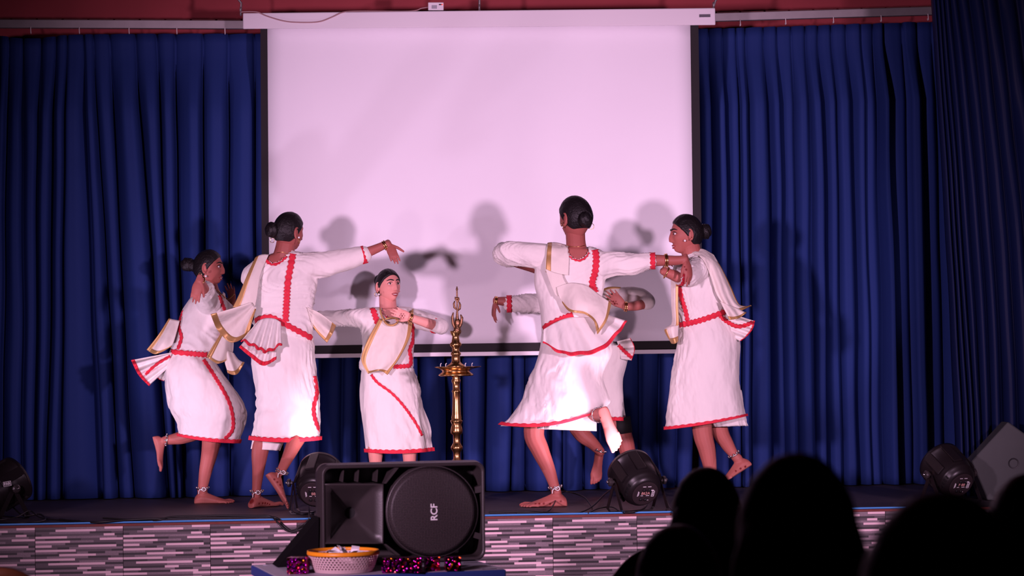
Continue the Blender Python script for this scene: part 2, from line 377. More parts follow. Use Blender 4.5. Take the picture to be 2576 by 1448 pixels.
# ------------------------------------------------------------------ curtains
def curtain(name, label, top, bot, creases, ytop, m, amp=0.17, Y=YC, rows=46, cols_step=4.0, ybot=None, header=0.05):
    """creases: (px at the top, px at the bottom); ytop(px): pixel height of the upper edge; hangs down to the stage"""
    us = []
    for i in range(len(creases) - 1):
        n = max(12, int((creases[i + 1][0] - creases[i][0]) / cols_step))
        us += [(i, k / n) for k in range(n)]
    us.append((len(creases) - 2, 1.0))
    R = random.Random(name + str(len(creases))); A = [amp * R.uniform(0.55, 1.25) for _ in creases]; sk = [R.uniform(0.6, 1.7) for _ in creases]
    vs_ = []
    for r in range(rows + 1):
        v = r / rows; amp_v = 0.25 + 0.75 * min(1, max(0, v - header) / 0.12) if v > header else 0.25
        for i, t in us:
            px = (creases[i][0] * (1 - t) + creases[i + 1][0] * t) * (1 - v) + (creases[i][1] * (1 - t) + creases[i + 1][1] * t) * v
            ptop = on_y(px, ytop(px), Y); z = ptop.z * (1 - v) + (STAGE_Z + 0.006) * v
            base = on_y(px, 0, Y)
            prof = min(1.0, 1.05 * math.sin(math.pi * min(1, t) ** sk[i]) ** 0.36)
            y = Y - A[i] * amp_v * prof + 0.02 + 0.02 * noise.noise(Vector((px * 0.01, v * 3, i)))
            x = CAM.x + (ray(px, ytop(px) * (1 - v) + 1235 * v).x / ray(px, ytop(px) * (1 - v) + 1235 * v).y) * Y
            x += 0.012 * noise.noise(Vector((px * 0.02, v * 4, 7)))
            vs_.append(Vector((x, y, z)))
    n = len(us); fs = [(r * n + j, r * n + j + 1, (r + 1) * n + j + 1, (r + 1) * n + j) for r in range(rows) for j in range(n - 1)]
    o = link(name, mesh_of(vs_, fs), m, origin=(sum(v.x for v in vs_) / len(vs_), Y, STAGE_Z)); thick(o, 0.004)
    return tag(o, label, 'curtain')
CL = [(-70, -80), (-35, -42), (-5, -12), (24, 5), (58, 62), (104, 94), (140, 122), (170, 155), (212, 262), (235, 300), (276, 338), (340, 428),
      (395, 448), (442, 462), (513, 518), (575, 578), (640, 648), (698, 702)]
def ytl(px): return 88 + 10 * math.exp(-((px - 80) / 70.0) ** 2) - 0.004 * px
curtain('stage_curtain', 'dark navy pleated back curtain behind the crouching dancer', 0, 0, CL, ytl, M['curtain'])
CM = [(712, 712)] ; x = 712
while x < 1700: x += random.uniform(34, 66); CM.append((x, x + random.uniform(-12, 14)))
CM.append((1738, 1740))
curtain('stage_curtain', 'navy back curtain seen below the white projection screen behind the brass lamp', 0, 0, CM, lambda px: 84 - 0.012 * (px - 706), M['curtain'], rows=36)
CR = [(1750, 1756), (1783, 1790), (1816, 1826), (1851, 1862), (1873, 1882), (1921, 1938), (1952, 1970), (1989, 2001), (2026, 2042), (2057, 2076), (2088, 2110),
      (2128, 2152), (2162, 2186), (2196, 2216), (2220, 2250), (2268, 2292), (2305, 2332), (2343, 2376), (2400, 2430), (2460, 2484), (2525, 2545), (2600, 2610), (2660, 2670)]
curtain('stage_curtain', 'blue pleated back curtain behind the dancer in profile with hanging shawl ends', 0, 0, CR, lambda px: 74 - 0.032 * (px - 1760), M['curtain'])
# gathered dark side curtain, hanging nearer at the side of the stage
LEGD = 13.18
def side_curtain():
    tops = [2338, 2346, 2356, 2366, 2380, 2400, 2428, 2460, 2500, 2545, 2600, 2680]
    mids = [2372, 2384, 2397, 2412, 2440, 2475, 2505, 2545, 2580, 2620, 2680, 2760]
    bots = [2408, 2424, 2440, 2452, 2466, 2488, 2520, 2560, 2610, 2660, 2720, 2800]
    nr = 44; vs_ = []; us = [(i, k / 9) for i in range(len(tops) - 1) for k in range(9)] + [(len(tops) - 2, 1.0)]
    zt = pt(2400, -60, LEGD).z
    for r in range(nr + 1):
        v = r / nr
        for i, t in us:
            def lerp3(a, b, c): return a * (1 - v) ** 2 + 2 * b * v * (1 - v) + c * v * v
            cx = [lerp3(tops[j], mids[j] + 12, bots[j]) for j in (i, i + 1)]
            px = cx[0] * (1 - t) + cx[1] * t
            py = -60 + v * 1300
            b = pt(px, py, LEGD); z = zt * (1 - v) + (STAGE_Z + 0.006) * v
            off = 0.09 * math.sin(math.pi * t) ** 0.6 * (0.5 + 0.7 * v) + 0.03 * noise.noise(Vector((px * 0.02, v * 5, 3)))
            q = b - NH * off; vs_.append(Vector((q.x, q.y, z)))
    n = len(us); fs = [(r * n + j, r * n + j + 1, (r + 1) * n + j + 1, (r + 1) * n + j) for r in range(nr) for j in range(n - 1)]
    bb = pt(2480, 1230, LEGD)
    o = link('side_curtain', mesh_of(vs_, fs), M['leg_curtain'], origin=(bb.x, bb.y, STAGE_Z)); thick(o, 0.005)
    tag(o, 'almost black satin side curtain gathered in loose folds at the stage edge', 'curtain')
side_curtain()
# ------------------------------------------------------------------ curtain rails
def rail(pa, pb, d_of, label, hooks, hk):
    Y = YC - 0.03
    A = on_y(pa[0], pa[1], Y); B = on_y(pb[0], pb[1], Y); X = (B - A); L = X.length; X.normalize(); Zr = Vector((-X.z, 0, X.x)).normalized()
    Zr = X.cross(Vector((0, 1, 0))).normalized()
    if Zr.z < 0: Zr = -Zr
    root = empty('curtain_rail', (A + B) / 2, label, 'rail', 'curtain rails')
    Yv = Vector((0, 1, 0)); mid = (A + B) / 2
    mb = MB(); mb.box(mid, L / 2, 0.02, 0.0255, X, Yv, Zr); bevel(mb.build('rail_bar', M['alu'], root, False), 0.003)
    mb = MB()
    for k in range(12):
        t = k / 11.0; mb.box(A + X * (L * t) + Zr * 0.031 , L / 24, 0.003, 0.0016, X, Yv, Zr)
    mb.build('wire', M['rope'], root, False)
    for hx in hooks:
        P = on_y(hx, pa[1] + (pb[1] - pa[1]) * (hx - pa[0]) / (pb[0] - pa[0]), Y)
        mb = MB(); q = P - Zr * 0.026 - Yv * 0.021
        mb.tube([q + Zr * 0.004, q - Zr * 0.012, q - Zr * 0.030 + X * 0.001, q - Zr * 0.034 + Yv * 0.012, q - Zr * 0.024 + Yv * 0.018], 0.0032, 6)
        mb.build('hook', M['hook'], root)
rail((-70, 60), (640, 63), 0, 'aluminium curtain rail above the darker navy curtain with the sagging top edge', [78, 200, 325, 445, 566], 0)
rail((1770, 45), (2440, 25), 0, 'aluminium curtain rail above the brighter blue curtain', [1860, 1974, 2094, 2214, 2332], 0)
# ------------------------------------------------------------------ projection screen
SD = 13.93
def quadbox(mb, c4, t):
    """slab from four picture corners (tl, tr, br, bl) in the plane at SD; t = (near, far) offsets"""
    v = [pt(x, y, SD + t[0]) for x, y in c4] + [pt(x, y, SD + t[1]) for x, y in c4]
    mb.add(v, [(3, 2, 1, 0), (4, 5, 6, 7), (0, 1, 5, 4), (1, 2, 6, 5), (2, 3, 7, 6), (3, 0, 4, 7)])
rt = empty('projection_screen', pt(1210, 890, SD), 'wide white pull-down projection screen with black borders', 'screen')
mb = MB(); quadbox(mb, [(611, 33), (1799, 20), (1800, 63), (611, 73)], (-0.10, 0.02)); bevel(mb.build('casing', M['white_metal'], rt, False), 0.006)
mb = MB()
n = 24; VV = []; FF = []
for j in range(n + 1):
    v = j / n
    for i in range(n + 1):
        u = i / n
        x = (672 * (1 - u) + 1737 * u) * (1 - v) + (678 * (1 - u) + 1748 * u) * v; y = (66 * (1 - u) + 60 * u) * (1 - v) + (870.5 * (1 - u) + 856 * u) * v
        VV.append(pt(x, y, SD + 0.004 * math.sin(3 * u) * math.sin(2.2 * v)))
FF = [(j * (n + 1) + i, (j + 1) * (n + 1) + i, (j + 1) * (n + 1) + i + 1, j * (n + 1) + i + 1) for j in range(n) for i in range(n)]
mb.add(VV, FF); thick(mb.build('screen_fabric', M['screen'], rt), 0.002)
mb = MB()
quadbox(mb, [(655, 68), (672.5, 68), (678.5, 893), (660, 893)], (-0.002, 0.003))
quadbox(mb, [(1736.5, 62), (1757, 62), (1769, 877), (1747.5, 877)], (-0.002, 0.003))
quadbox(mb, [(677, 870.5), (1749, 856), (1749, 877.5), (677, 892)], (-0.002, 0.003))
mb.build('black_border', M['screen_black'], rt, False)
mb = MB(); quadbox(mb, [(656, 891.5), (1772, 877), (1772, 887.5), (656, 902)], (-0.014, 0.012)); bevel(mb.build('bottom_bar', M['white_metal'], rt, False), 0.003)
mb = MB(); quadbox(mb, [(1759, 36), (1787, 35.5), (1787, 43), (1759, 43.5)], (-0.1025, -0.0995)); mb.build('name_plate', mat('dark_label', (0.10, 0.09, 0.11), 0.5), rt, False)
for tri in ([(586, -20), (607, 8), (606, 34)], [(1206, -20), (1206, 5), (1206, 28)], [(1812, -20), (1799, 4), (1794, 22)]):
    mb = MB(); P = [pt(x, y, SD - 0.04) for x, y in tri]; mb.tube(P, 0.017, 8, flat=0.4)
    c = P[2] - NH * 0.015; mb.torus(c + ZU * 0.02, RIGHT, 0.016, 0.004, 16, 6)
    mb.build('hanging_bracket', M['alu'], rt)
cb = empty('control_box', pt(1096, 29, SD - 0.05), 'small white switch box with red light on the screen casing', 'switch box')
mb = MB(); quadbox(mb, [(1077, 6), (1116, 6), (1116, 26), (1077, 26)], (-0.08, -0.045)); bevel(mb.build('box', M['white_metal'], cb, False), 0.003)
mb = MB(); quadbox(mb, [(1086, 13), (1099, 13), (1099, 22), (1086, 22)], (-0.083, -0.079)); mb.build('keypad', mat('grey_keypad', (0.35, 0.34, 0.38), 0.5), cb, False)
mb = MB(); quadbox(mb, [(1104, 10), (1111, 10), (1111, 13), (1104, 13)], (-0.082, -0.079)); mb.build('window', M['black'], cb, False)
mb = MB(); quadbox(mb, [(1111, 10), (1114, 10), (1114, 13), (1111, 13)], (-0.082, -0.079)); mb.build('indicator', mat('red_led', (0.8, 0.05, 0.05), 0.4, emis=((1, 0.05, 0.03), 2)), cb, False)
def cable(name, label, path, r, m, seg=6, n=6, cat='cable', group=None):
    P = [Vector(p) for p in cr([tuple(q) for q in path], n)]
    mb = MB(); mb.tube(P, r, seg); c = sum(P, Vector()) / len(P); c.z = min(p.z for p in P)
    return tag(mb.build(name, m, origin=c), label, cat, group)
cable('control_cable', 'thin slack wire drooping in front of the screen casing', [pt(x, y, SD - 0.106) for x, y in
      [(606, 30), (645, 30), (670, 40), (710, 52), (745, 56), (800, 55), (835, 43), (862, 31)]] + [pt(x, y, SD - 0.05) for x, y in [(900, 28), (1030, 28), (1060, 21), (1078, 18)]], 0.004, mat('beige_wire', (0.42, 0.24, 0.24), 0.6))
# ------------------------------------------------------------------ people: shared builders
def g(x, s): return math.exp(-(x / s) ** 2)
def smooth(a, b, x):
    t = min(1, max(0, (x - a) / (b - a))); return t * t * (3 - 2 * t)
def head_pt(d):
    """surface point of a head (x right of face, y forward, z up; metres) in direction d"""
    x, y, z = d.x * 0.073, d.y * 0.093, d.z * 0.110
    t = max(0, -z / 0.110)
    x *= 1 - 0.33 * t ** 1.8
    if y < 0: y *= 1 - 0.30 * smooth(0.0, 0.9, t); y *= 1.05
    else:
        y *= 0.93 + 0.20 * smooth(0.35, 0.95, t)
        fy = 0.0
        k = smooth(0.0, 0.03, y)
        nz = smooth(0.030, -0.026, z) * smooth(-0.044, -0.034, z)
        fy += (0.003 + 0.0150 * nz) * g(x, 0.009 + 0.004 * nz) * smooth(0.045, 0.02, z) * smooth(-0.046, -0.036, z)
        fy += 0.006 * g(z + 0.033, 0.008) * g(abs(x) - 0.012, 0.008)
        fy -= 0.008 * g(abs(x) - 0.031, 0.016) * g(z - 0.010, 0.013)
        fy += 0.004 * g(z - 0.030, 0.009) * g(abs(x) - 0.028, 0.022)
        fy += 0.004 * g(abs(x) - 0.045, 0.018) * g(z + 0.018, 0.02)
        fy += 0.008 * g(z + 0.058, 0.0075) * g(x, 0.020) + 0.008 * g(z + 0.070, 0.007) * g(x, 0.018)
        fy -= 0.004 * g(z + 0.064, 0.003) * g(x, 0.022)
        fy += 0.011 * g(z + 0.092, 0.015) * g(x, 0.024)
        y += fy * k
    return Vector((x, y, z))
class Frame:
    def __init__(s, c, f, u, k=1.0):
        s.c = c; s.y = f.normalized(); s.x = s.y.cross(u).normalized(); s.z = s.x.cross(s.y).normalized(); s.k = k
    def __call__(s, p): return s.c + (s.x * p[0] + s.y * p[1] + s.z * p[2]) * s.k
    def vec(s, p): return s.x * p[0] + s.y * p[1] + s.z * p[2]
def sph(nu, nv):
    for i in range(1, nv):
        a = math.pi * i / nv
        yield [Vector((math.sin(a) * math.cos(2 * math.pi * j / nu), math.sin(a) * math.sin(2 * math.pi * j / nu), math.cos(a))) for j in range(nu)]
def add_head(mb, fr, nu=112, nv=96, ears=True):
    mb.rings([[fr(head_pt(d)) for d in r] for r in sph(nu, nv)])
    if ears:
        for s in (-1, 1):
            c = Vector((s * 0.075, -0.008, -0.004))
            pts = [c + Vector((s * (0.002 + 0.008 * math.sin(a * 0.5)), -0.016 * math.sin(a) + 0.004, 0.030 * math.cos(a))) for a in [k * math.pi / 7 for k in range(-1, 8)]]
            mb.tube([fr(p) for p in pts], [q * fr.k for q in (0.004, 0.005, 0.006, 0.006, 0.006, 0.006, 0.006, 0.007, 0.006)], 8)
            mb.ellipsoid(fr(c + Vector((s * 0.001, 0.0, -0.002))), fr.x * 0.008 * fr.k, fr.y * 0.016 * fr.k, fr.z * 0.027 * fr.k, 12, 8)
def hair_mesh(fr, lift=0.009, low_front=0.054, nape=-0.062):
    mb = MB(); R = []
    for r in sph(128, 100):
        row = []
        for d in r:
            p = head_pt(d)
            q = Vector((d.x * 0.073, d.y * 0.093, d.z * 0.11))
            back = smooth(0.050, -0.040, q.y)                        # 0 at the face, 1 at the back
            lim = (low_front + 0.012 - 0.034 * min(1.0, (abs(q.x) / 0.062) ** 2)) * (1 - back) + nape * back
            lim -= 0.006 * smooth(0.055, 0.070, abs(q.x)) * (1 - back)   # hair comes down at the temples
            m_ = smooth(lim - 0.006, lim + 0.008, q.z)
            off = -0.012 + (lift + 0.012) * m_ + 0.0016 * m_ * noise.noise(Vector((q.x * 90, q.y * 26, q.z * 26)))
            n = Vector((p.x / 0.073 ** 2, p.y / 0.093 ** 2, p.z / 0.11 ** 2)).normalized()
            row.append(fr(p + n * off))
        R.append(row)
    mb.rings(R); return mb
def face_parts(fr, body, looks, m_skin, mouth='smile'):
    for s in (-1, 1):
        c = fr(Vector((s * 0.031, 0.0715, 0.008)))
        gz = (fr.vec(Vector((looks[0], 1.0, looks[1])))).normalized()
        mb = MB(); mb.ellipsoid(c, fr.x * 0.0125 * fr.k, fr.y * 0.0085 * fr.k, fr.z * 0.0062 * fr.k, 20, 14)
        e = mb.build('eye', M['eye_white'], body)
        mb = MB(); mb.ellipsoid(c + gz * 0.0058 * fr.k, fr.x * 0.0068 * fr.k, fr.y * 0.0045 * fr.k, fr.z * 0.0062 * fr.k, 14, 10); mb.build('iris', M['iris'], e)
        mb = MB()
        P = [Vector((s * (0.016 + 0.031 * t), 0, 0.0175 + 0.004 * math.sin(math.pi * t) - 0.009 * t * t)) for t in [k / 8 for k in range(9)]]
        def onface(p, off):
            dy = math.sqrt(max(0.05, 1 - (p.x / 0.073) ** 2 - (p.z / 0.11) ** 2)); q = head_pt(Vector((p.x / 0.073, dy, p.z / 0.11)).normalized())
            return fr(Vector((p.x, q.y + off, p.z)))
        L = [onface(p + Vector((0, 0, 0.0)), 0.0) for p in P]
        mb.tube(L, [fr.k * 0.0022 * (0.6 + math.sin(math.pi * min(1, k / 8 + 0.1)) * 0.5) for k in range(9)], 6); mb.build('eyelid_line', M['brow'], body)
        mb = MB()
        P = [Vector((s * (0.010 + 0.040 * t), 0, 0.029 + 0.008 * math.sin(math.pi * t * 0.85) - 0.004 * t)) for t in [k / 8 for k in range(9)]]
        mb.tube([onface(p, 0.001) for p in P], [fr.k * r for r in (0.003, 0.0042, 0.0046, 0.0046, 0.0044, 0.004, 0.0034, 0.0026, 0.0014)], 8); mb.build('eyebrow', M['brow'], body)
    def onface(p, off):
        dy = math.sqrt(max(0.05, 1 - (p[0] / 0.073) ** 2 - (p[1] / 0.11) ** 2)); q = head_pt(Vector((p[0] / 0.073, dy, p[1] / 0.11)).normalized())
        return fr(Vector((p[0], q.y + off, p[1])))
    mb = MB()
    for dz, w, r, bow in ((-0.0575, 0.024, 0.0042, 0.004), (-0.0715, 0.021, 0.0048, 0.005)):
        P = []
        for k in range(13):
            t = k / 6.0 - 1
            z = dz + (bow * t * t if mouth == 'smile' else 0) - (0.0 if dz > -0.065 else -0.006 * t * t) - (0.006 * t * t if dz > -0.065 else 0)
            P.append(onface((w * t, z), -0.001))
        mb.tube(P, [fr.k * r * (0.35 + 0.65 * math.sqrt(max(0, 1 - (k / 6.0 - 1) ** 2))) for k in range(13)], 8)
    mb.build('lips', M['lips'], body)
    if mouth == 'smile':
        mb = MB(); P = [onface((0.016 * t, -0.0632 + 0.001 * t * t), -0.0005) for t in [k / 5.0 - 1 for k in range(11)]]
        mb.tube(P, [fr.k * 0.0044 * (0.4 + 0.6 * math.sqrt(max(0, 1 - (k / 5.0 - 1) ** 2))) for k in range(11)], 8, flat=0.8); mb.build('teeth', M['teeth'], body)
def add_hand(mb, w, d, back, side, k=1.0, curl=0.35, spread=0.12, thumb=0.9, tcurl=0.2, pinch=False):
    """w wrist, d towards the finger tips, back = direction of the back of the hand, side = +-1 thumb side. returns palm centre, palm normal"""
    d = d.normalized(); back = (back - d * back.dot(d)).normalized(); lat = d.cross(back).normalized() * side
    P = [w - d * 0.02 * k, w + d * 0.008 * k, w + d * 0.035 * k, w + d * 0.065 * k, w + d * 0.086 * k]
    mb.tube(P, [0.021 * k, 0.024 * k, 0.034 * k, 0.037 * k, 0.034 * k], 16, ref=back, flat=0.40)
    base = [(0.027, 0.082, 0.072, 0.0076), (0.0090, 0.088, 0.081, 0.0078), (-0.0095, 0.085, 0.075, 0.0075), (-0.027, 0.077, 0.058, 0.0068)]
    for i, (l, h, L, r) in enumerate(base):
        b0 = w + lat * (l * k) + d * (h * k) * 0.92
        dd = (d + lat * (spread * (1.5 - i))).normalized(); ang = 0.0; p = b0 - dd * 0.015 * k; pts = [p, b0]; rr = [r * 1.05 * k, r * 1.05 * k]
        c = curl * (1 + 0.12 * i)
        if pinch and i == 0: c = 0.95
        for j, f in enumerate((0.44, 0.31, 0.25)):
            ang += c * (0.75, 1.0, 0.7)[j]
            b0 = b0 + (dd * math.cos(ang) - back * math.sin(ang)) * (L * f * k); pts.append(b0); rr.append(r * (1.0, 0.9, 0.72)[j] * k)
        mb.tube(pts, rr, 10)
    t0 = w + lat * (0.018 * k) + d * (0.020 * k); td = (d * math.cos(thumb) + lat * math.sin(thumb) - back * 0.25).normalized()
    t1 = t0 + td * 0.040 * k; td2 = (td + d * tcurl - lat * tcurl * 0.6).normalized(); t2 = t1 + td2 * 0.030 * k; t3 = t2 + (td2 + d * tcurl * 0.5).normalized() * 0.022 * k
    mb.tube([t0, t1, t2, t3], [0.0125 * k, 0.0115 * k, 0.0098 * k, 0.008 * k], 10)
    return w + d * 0.05 * k, -back
def add_foot(mb, a, d, u, side=1, k=1.0, toe_up=0.0):
    """a ankle joint, d heel-to-toe direction, u from sole to ankle; side = side of the big toe along d x u. returns functions"""
    d = d.normalized(); u = (u - d * u.dot(d)).normalized(); lat = d.cross(u).normalized() * side
    s0 = a - u * 0.072 * k
    S = [(-0.052, 0.018, 0.030, 0.020), (-0.046, 0.028, 0.046, 0.026), (-0.030, 0.032, 0.064, 0.032), (-0.005, 0.033, 0.080, 0.040), (0.025, 0.032, 0.074, 0.038), (0.060, 0.034, 0.058, 0.030),
         (0.095, 0.039, 0.044, 0.023), (0.128, 0.043, 0.032, 0.017), (0.150, 0.041, 0.025, 0.013), (0.160, 0.036, 0.020, 0.011)]
    R = []
    for x, w_, h, c in S:
        r = []
        for j in range(20):
            an = 2 * math.pi * j / 20; cx = math.cos(an); sx = math.sin(an)
            hh = h / 2 + (h / 2) * sx
            ww = w_ * cx * (1.0 if sx < 0 else (1 - 0.45 * sx))
            if sx < 0: hh = h / 2 + (h / 2) * (-(abs(sx) ** 0.55))
            arch = 0.012 * g(x - 0.05, 0.04) * max(0, cx) * (1 if sx < 0 else 0)
            r.append(s0 + (d * x + lat * ww + u * (hh + arch)) * k)
        R.append(r)
    mb.rings(R)
    for i, (l, x0, L, rr) in enumerate([(0.026, 0.148, 0.046, 0.0125), (0.006, 0.152, 0.040, 0.0092), (-0.010, 0.148, 0.034, 0.0088), (-0.024, 0.140, 0.030, 0.0082), (-0.036, 0.128, 0.026, 0.0078)]):
        p0 = s0 + (d * (x0 - 0.02) + lat * l + u * (rr + 0.002)) * k; p1 = s0 + (d * (x0 + L * 0.55) + lat * l + u * (rr + 0.005)) * k; p2 = s0 + (d * (x0 + L) + lat * l * 1.02 + u * (rr - 0.001 + toe_up)) * k
        mb.tube([p0, p1, p2], [rr * k, rr * k, rr * 0.85 * k], 10)
    def at(x, l, h): return s0 + (d * x + lat * l + u * h) * k
    return at
def paint(me, spots, soles=()):
    """colour attribute: red = henna, green = paler sole / palm skin"""
    a = me.color_attributes.new('paint', 'FLOAT_COLOR', 'POINT')
    buf = [0.0] * (4 * len(me.vertices))
    for i, v in enumerate(me.vertices):
        h = 0.0
        for c, r in spots:
            dd = (v.co - c).length
            if dd < r * 1.6: h = max(h, smooth(r * 1.25, r * 0.75, dd))
        p = 0.0
        for c, n, r in soles:
            q = v.co - c
            if q.length < r and v.normal.dot(n) > 0.1: p = max(p, smooth(0.1, 0.5, v.normal.dot(n)))
        buf[4 * i] = h; buf[4 * i + 1] = p; buf[4 * i + 3] = 1.0
    a.data.foreach_set('color', buf)
def wrinkle(me, amp, fx=9.0, fz=4.0, seed=0.0):
    """soft folds plus thin diagonal creases along the normals"""
    me.update(); out = []
    for v in me.vertices:
        p = v.co; lo = noise.noise(Vector((p.x * 2.3 + seed, p.y * 2.3, p.z * 2.3)))
        al = 0.65 + 0.9 * lo; q = p.x * math.cos(al) + p.z * math.sin(al); r = -p.x * math.sin(al) + p.z * math.cos(al)
        n = noise.noise(Vector((q * 4.0 + seed, p.y * 5, r * 17.0))); rd = max(0.0, 1 - abs(n) * 3.2) ** 1.5
        h = amp * (1 - 2 * abs(noise.noise(Vector((p.x * fx + seed, p.y * fx, p.z * fz + 0.5 * p.x * fx))))) * 0.7
        h += amp * 0.9 * rd * smooth(-0.35, 0.25, noise.noise(Vector((p.x * 3.1, p.y * 3.1 + seed, p.z * 2.7 + 4))))
        out.append(p + v.normal * h)
    for v, q in zip(me.vertices, out): v.co = q
class Dancer:
    def __init__(s, label, D, base, skin):
        s.D = D; s.S = F / D
        b = pt(base[0], base[1], D); s.root = empty('person', Vector((b.x, b.y, STAGE_Z)), label, 'person', 'dancers in white')
        s.skin = skin; s.body_mb = MB(); s.top_mb = MB(); s.meshes = []; s.spots = []; s.soles = []; s.bvh = None; s.dots = []
    def p(s, x, y, dd=0.0): return pt(x, y, s.D + dd)
    def dir(s, v): return right0 * v[0] - ZU * v[1] + NH * v[2]
    def ring(s, lv, seg=40, scale=1.0, rip=None):
        xl, yl, xr, yr, dd, ra = lv[:6]; sag = lv[6] if len(lv) > 6 else 0; tilt = lv[7] if len(lv) > 7 else 0
        r = []
        for j in range(seg):
            a = 2 * math.pi * j / seg; c, si = math.cos(a), math.sin(a)
            k = scale * (1 + (rip(a) if rip else 0))
            px = (xl + xr) / 2 + (xr - xl) / 2 * c * k; py = (yl + yr) / 2 + (yr - yl) / 2 * c * k + sag * si * si + tilt * si
            r.append(s.p(px, py, dd + (xr - xl) / 2 * ra / s.S * si * k))
        return r
    def torso(s, levels, n=5):
        L = cr([tuple(list(l) + [0] * (8 - len(l))) for l in levels], n)
        s.top_mb.rings([s.ring(l) for l in L]); s.body_mb.rings([s.ring(l, scale=0.90) for l in L])
    def limb(s, pts, sleeve=None, seg=14, flat=1.0):
        """pts (px, py, dd, r px) for the skin; sleeve: list of the same for cloth"""
        for P, mb in ((pts, s.body_mb), (sleeve, s.top_mb)):
            if not P: continue
            L = cr(P, 5); mb.tube([s.p(*q[:3]) for q in L], [max(1.0, q[3]) / s.S for q in L], seg)
    def hand(s, w, d, back, side, **k):
        c, n = add_hand(s.body_mb, s.p(*w), s.dir(d), s.dir(back), side, **k); s.soles.append((c, n, 0.14)); return c, n
    def foot(s, a, d, u, side=1, k=1.0, toe_up=0.0, dots=None):
        at = add_foot(s.body_mb, s.p(*a), s.dir(d), s.dir(u), side, k, toe_up); dn = -s.dir(u).normalized()
        s.soles.append((at(0.05, 0, 0), dn, 0.2 * k)); return at
    def head(s, c, f, u, k=1.0, bun=None, bun_r=(0.045, 0.045, 0.04), looks=(0, 0), mouth='smile', neck=None, face=True):
        s.fr = Frame(s.p(*c), s.dir(f), s.dir(u), k); s.hk = k; s.bun = bun; s.bun_r = bun_r; s.face = face; s.looks = looks; s.mouth = mouth
        if neck:
            q = cr([tuple(n) for n in neck], 4); s.body_mb.tube([s.p(*n[:3]) for n in q], [n[3] / s.S for n in q], 18)
    def finish(s, necks=(), voxel=0.0040, tvox=0.0070, wr=0.010, open_arm=()):
        me = remesh(s.body_mb, voxel, 3)
        hb = MB(); add_head(hb, s.fr); hm = hb.mesh()
        bm = bmesh.new(); bm.from_mesh(me); bm.from_mesh(hm); bm.to_mesh(me); bm.free(); me.update()
        if s.dots:
            bv = bvh_of([me])
            for x, y, r in s.dots:
                h = bv.ray_cast(CAM, ray(x, y).normalized())
                if h[0] is not None: s.spots.append((h[0], r / s.S))
        paint(me, s.spots, s.soles)
        s.body_me = me.copy()
        s.body = link('body', me, s.skin, s.root)
        if s.face: face_parts(s.fr, s.body, s.looks, s.skin, s.mouth)
        hair = hair_mesh(s.fr).build('hair', M['hair'], s.root)
        if s.bun:
            c = s.p(*s.bun); mb = MB(); X, Y, Z = s.fr.x * s.bun_r[0], s.fr.y * s.bun_r[1], s.fr.z * s.bun_r[2]
            ax = (c - s.fr.c).normalized()
            def sw(d):
                q = Vector((d.x, d.y, d.z)); an = math.atan2(q.dot(s.fr.z), q.dot(s.fr.x)) ; rr = 1 - abs(d.y)
                return 1 + 0.055 * math.sin(2 * an + 9 * rr)
            mb.ellipsoid(c, X, Y, Z, 40, 24, sw); mb.build('hair_bun', M['hair'], hair)
            mb = MB(); mb.tube([s.fr.c + (c - s.fr.c) * 0.45, c], [0.045 * s.hk, 0.034 * s.hk], 14); mb.build('hair_tie', M['hair'], hair)
        tm = remesh(s.top_mb, tvox, 5, 0.5)
        wrinkle(tm, wr, 6.5, 5.0, seed=s.D)
        if necks:
            bm = bmesh.new(); bm.from_mesh(tm); kill = []
            for f in bm.faces:
                x, y = proj(f.calc_center_median())
                for poly, dmin, dmax in necks:
                    q = (f.calc_center_median() - CAM).dot(NH) - s.D
                    if dmin < q < dmax and inside(x, y, poly): kill.append(f); break
            bmesh.ops.delete(bm, geom=kill, context='FACES'); bm.to_mesh(tm); bm.free(); tm.update()
        s.meshes.append(tm.copy()); s.top = link('blouse', tm, M['cloth'], s.root)
    def rebvh(s, extra=()): s.bvh = bvh_of(s.meshes + list(extra)); return s.bvh
    def skirt(s, levels, folds=9, amp=0.03, n=6, seg=120, hem=True, hemw=0.045, phase=0.0, hemv=1.0, name='skirt', inner=None, amp_p=1.6, wr=0.012):
        L8 = [tuple(list(l) + [0] * (8 - len(l))) for l in levels]
        def rg(v, k=1.0):
            def rip(a): return (v ** amp_p) * amp * (math.sin(folds * a + phase + 2 * math.sin(a)) + 0.5 * math.sin(2.3 * folds * a + 1.3 * phase))
            return s.ring(crat(L8, v), seg, k, rip)
        m = (len(levels) - 1) * n
        mb = MB(); mb.rings([rg(i / m) for i in range(m + 1)], cap=False); me = mb.mesh(); wrinkle(me, wr, 5, 3.2, s.D * 3)
        s.meshes.append(me.copy()); o = link(name, me, M['cloth'], s.root); thick(o, 0.003)
        if hem:
            mb = MB(); rs = []
            for i in range(7):
                v = hemv - hemw + hemw * i / 6.0; r = rg(v, 1.022)
                if i in (0, 6):
                    r2 = rg(v + (0.008 if i == 6 else -0.008), 1.022); r = [r[j] if (j % 4) < 2 else r2[j] for j in range(seg)]
                rs.append(r)
            mb.rings(rs, cap=False); thick(mb.build('lace_trim', M['lace'], o), 0.003)
        return o
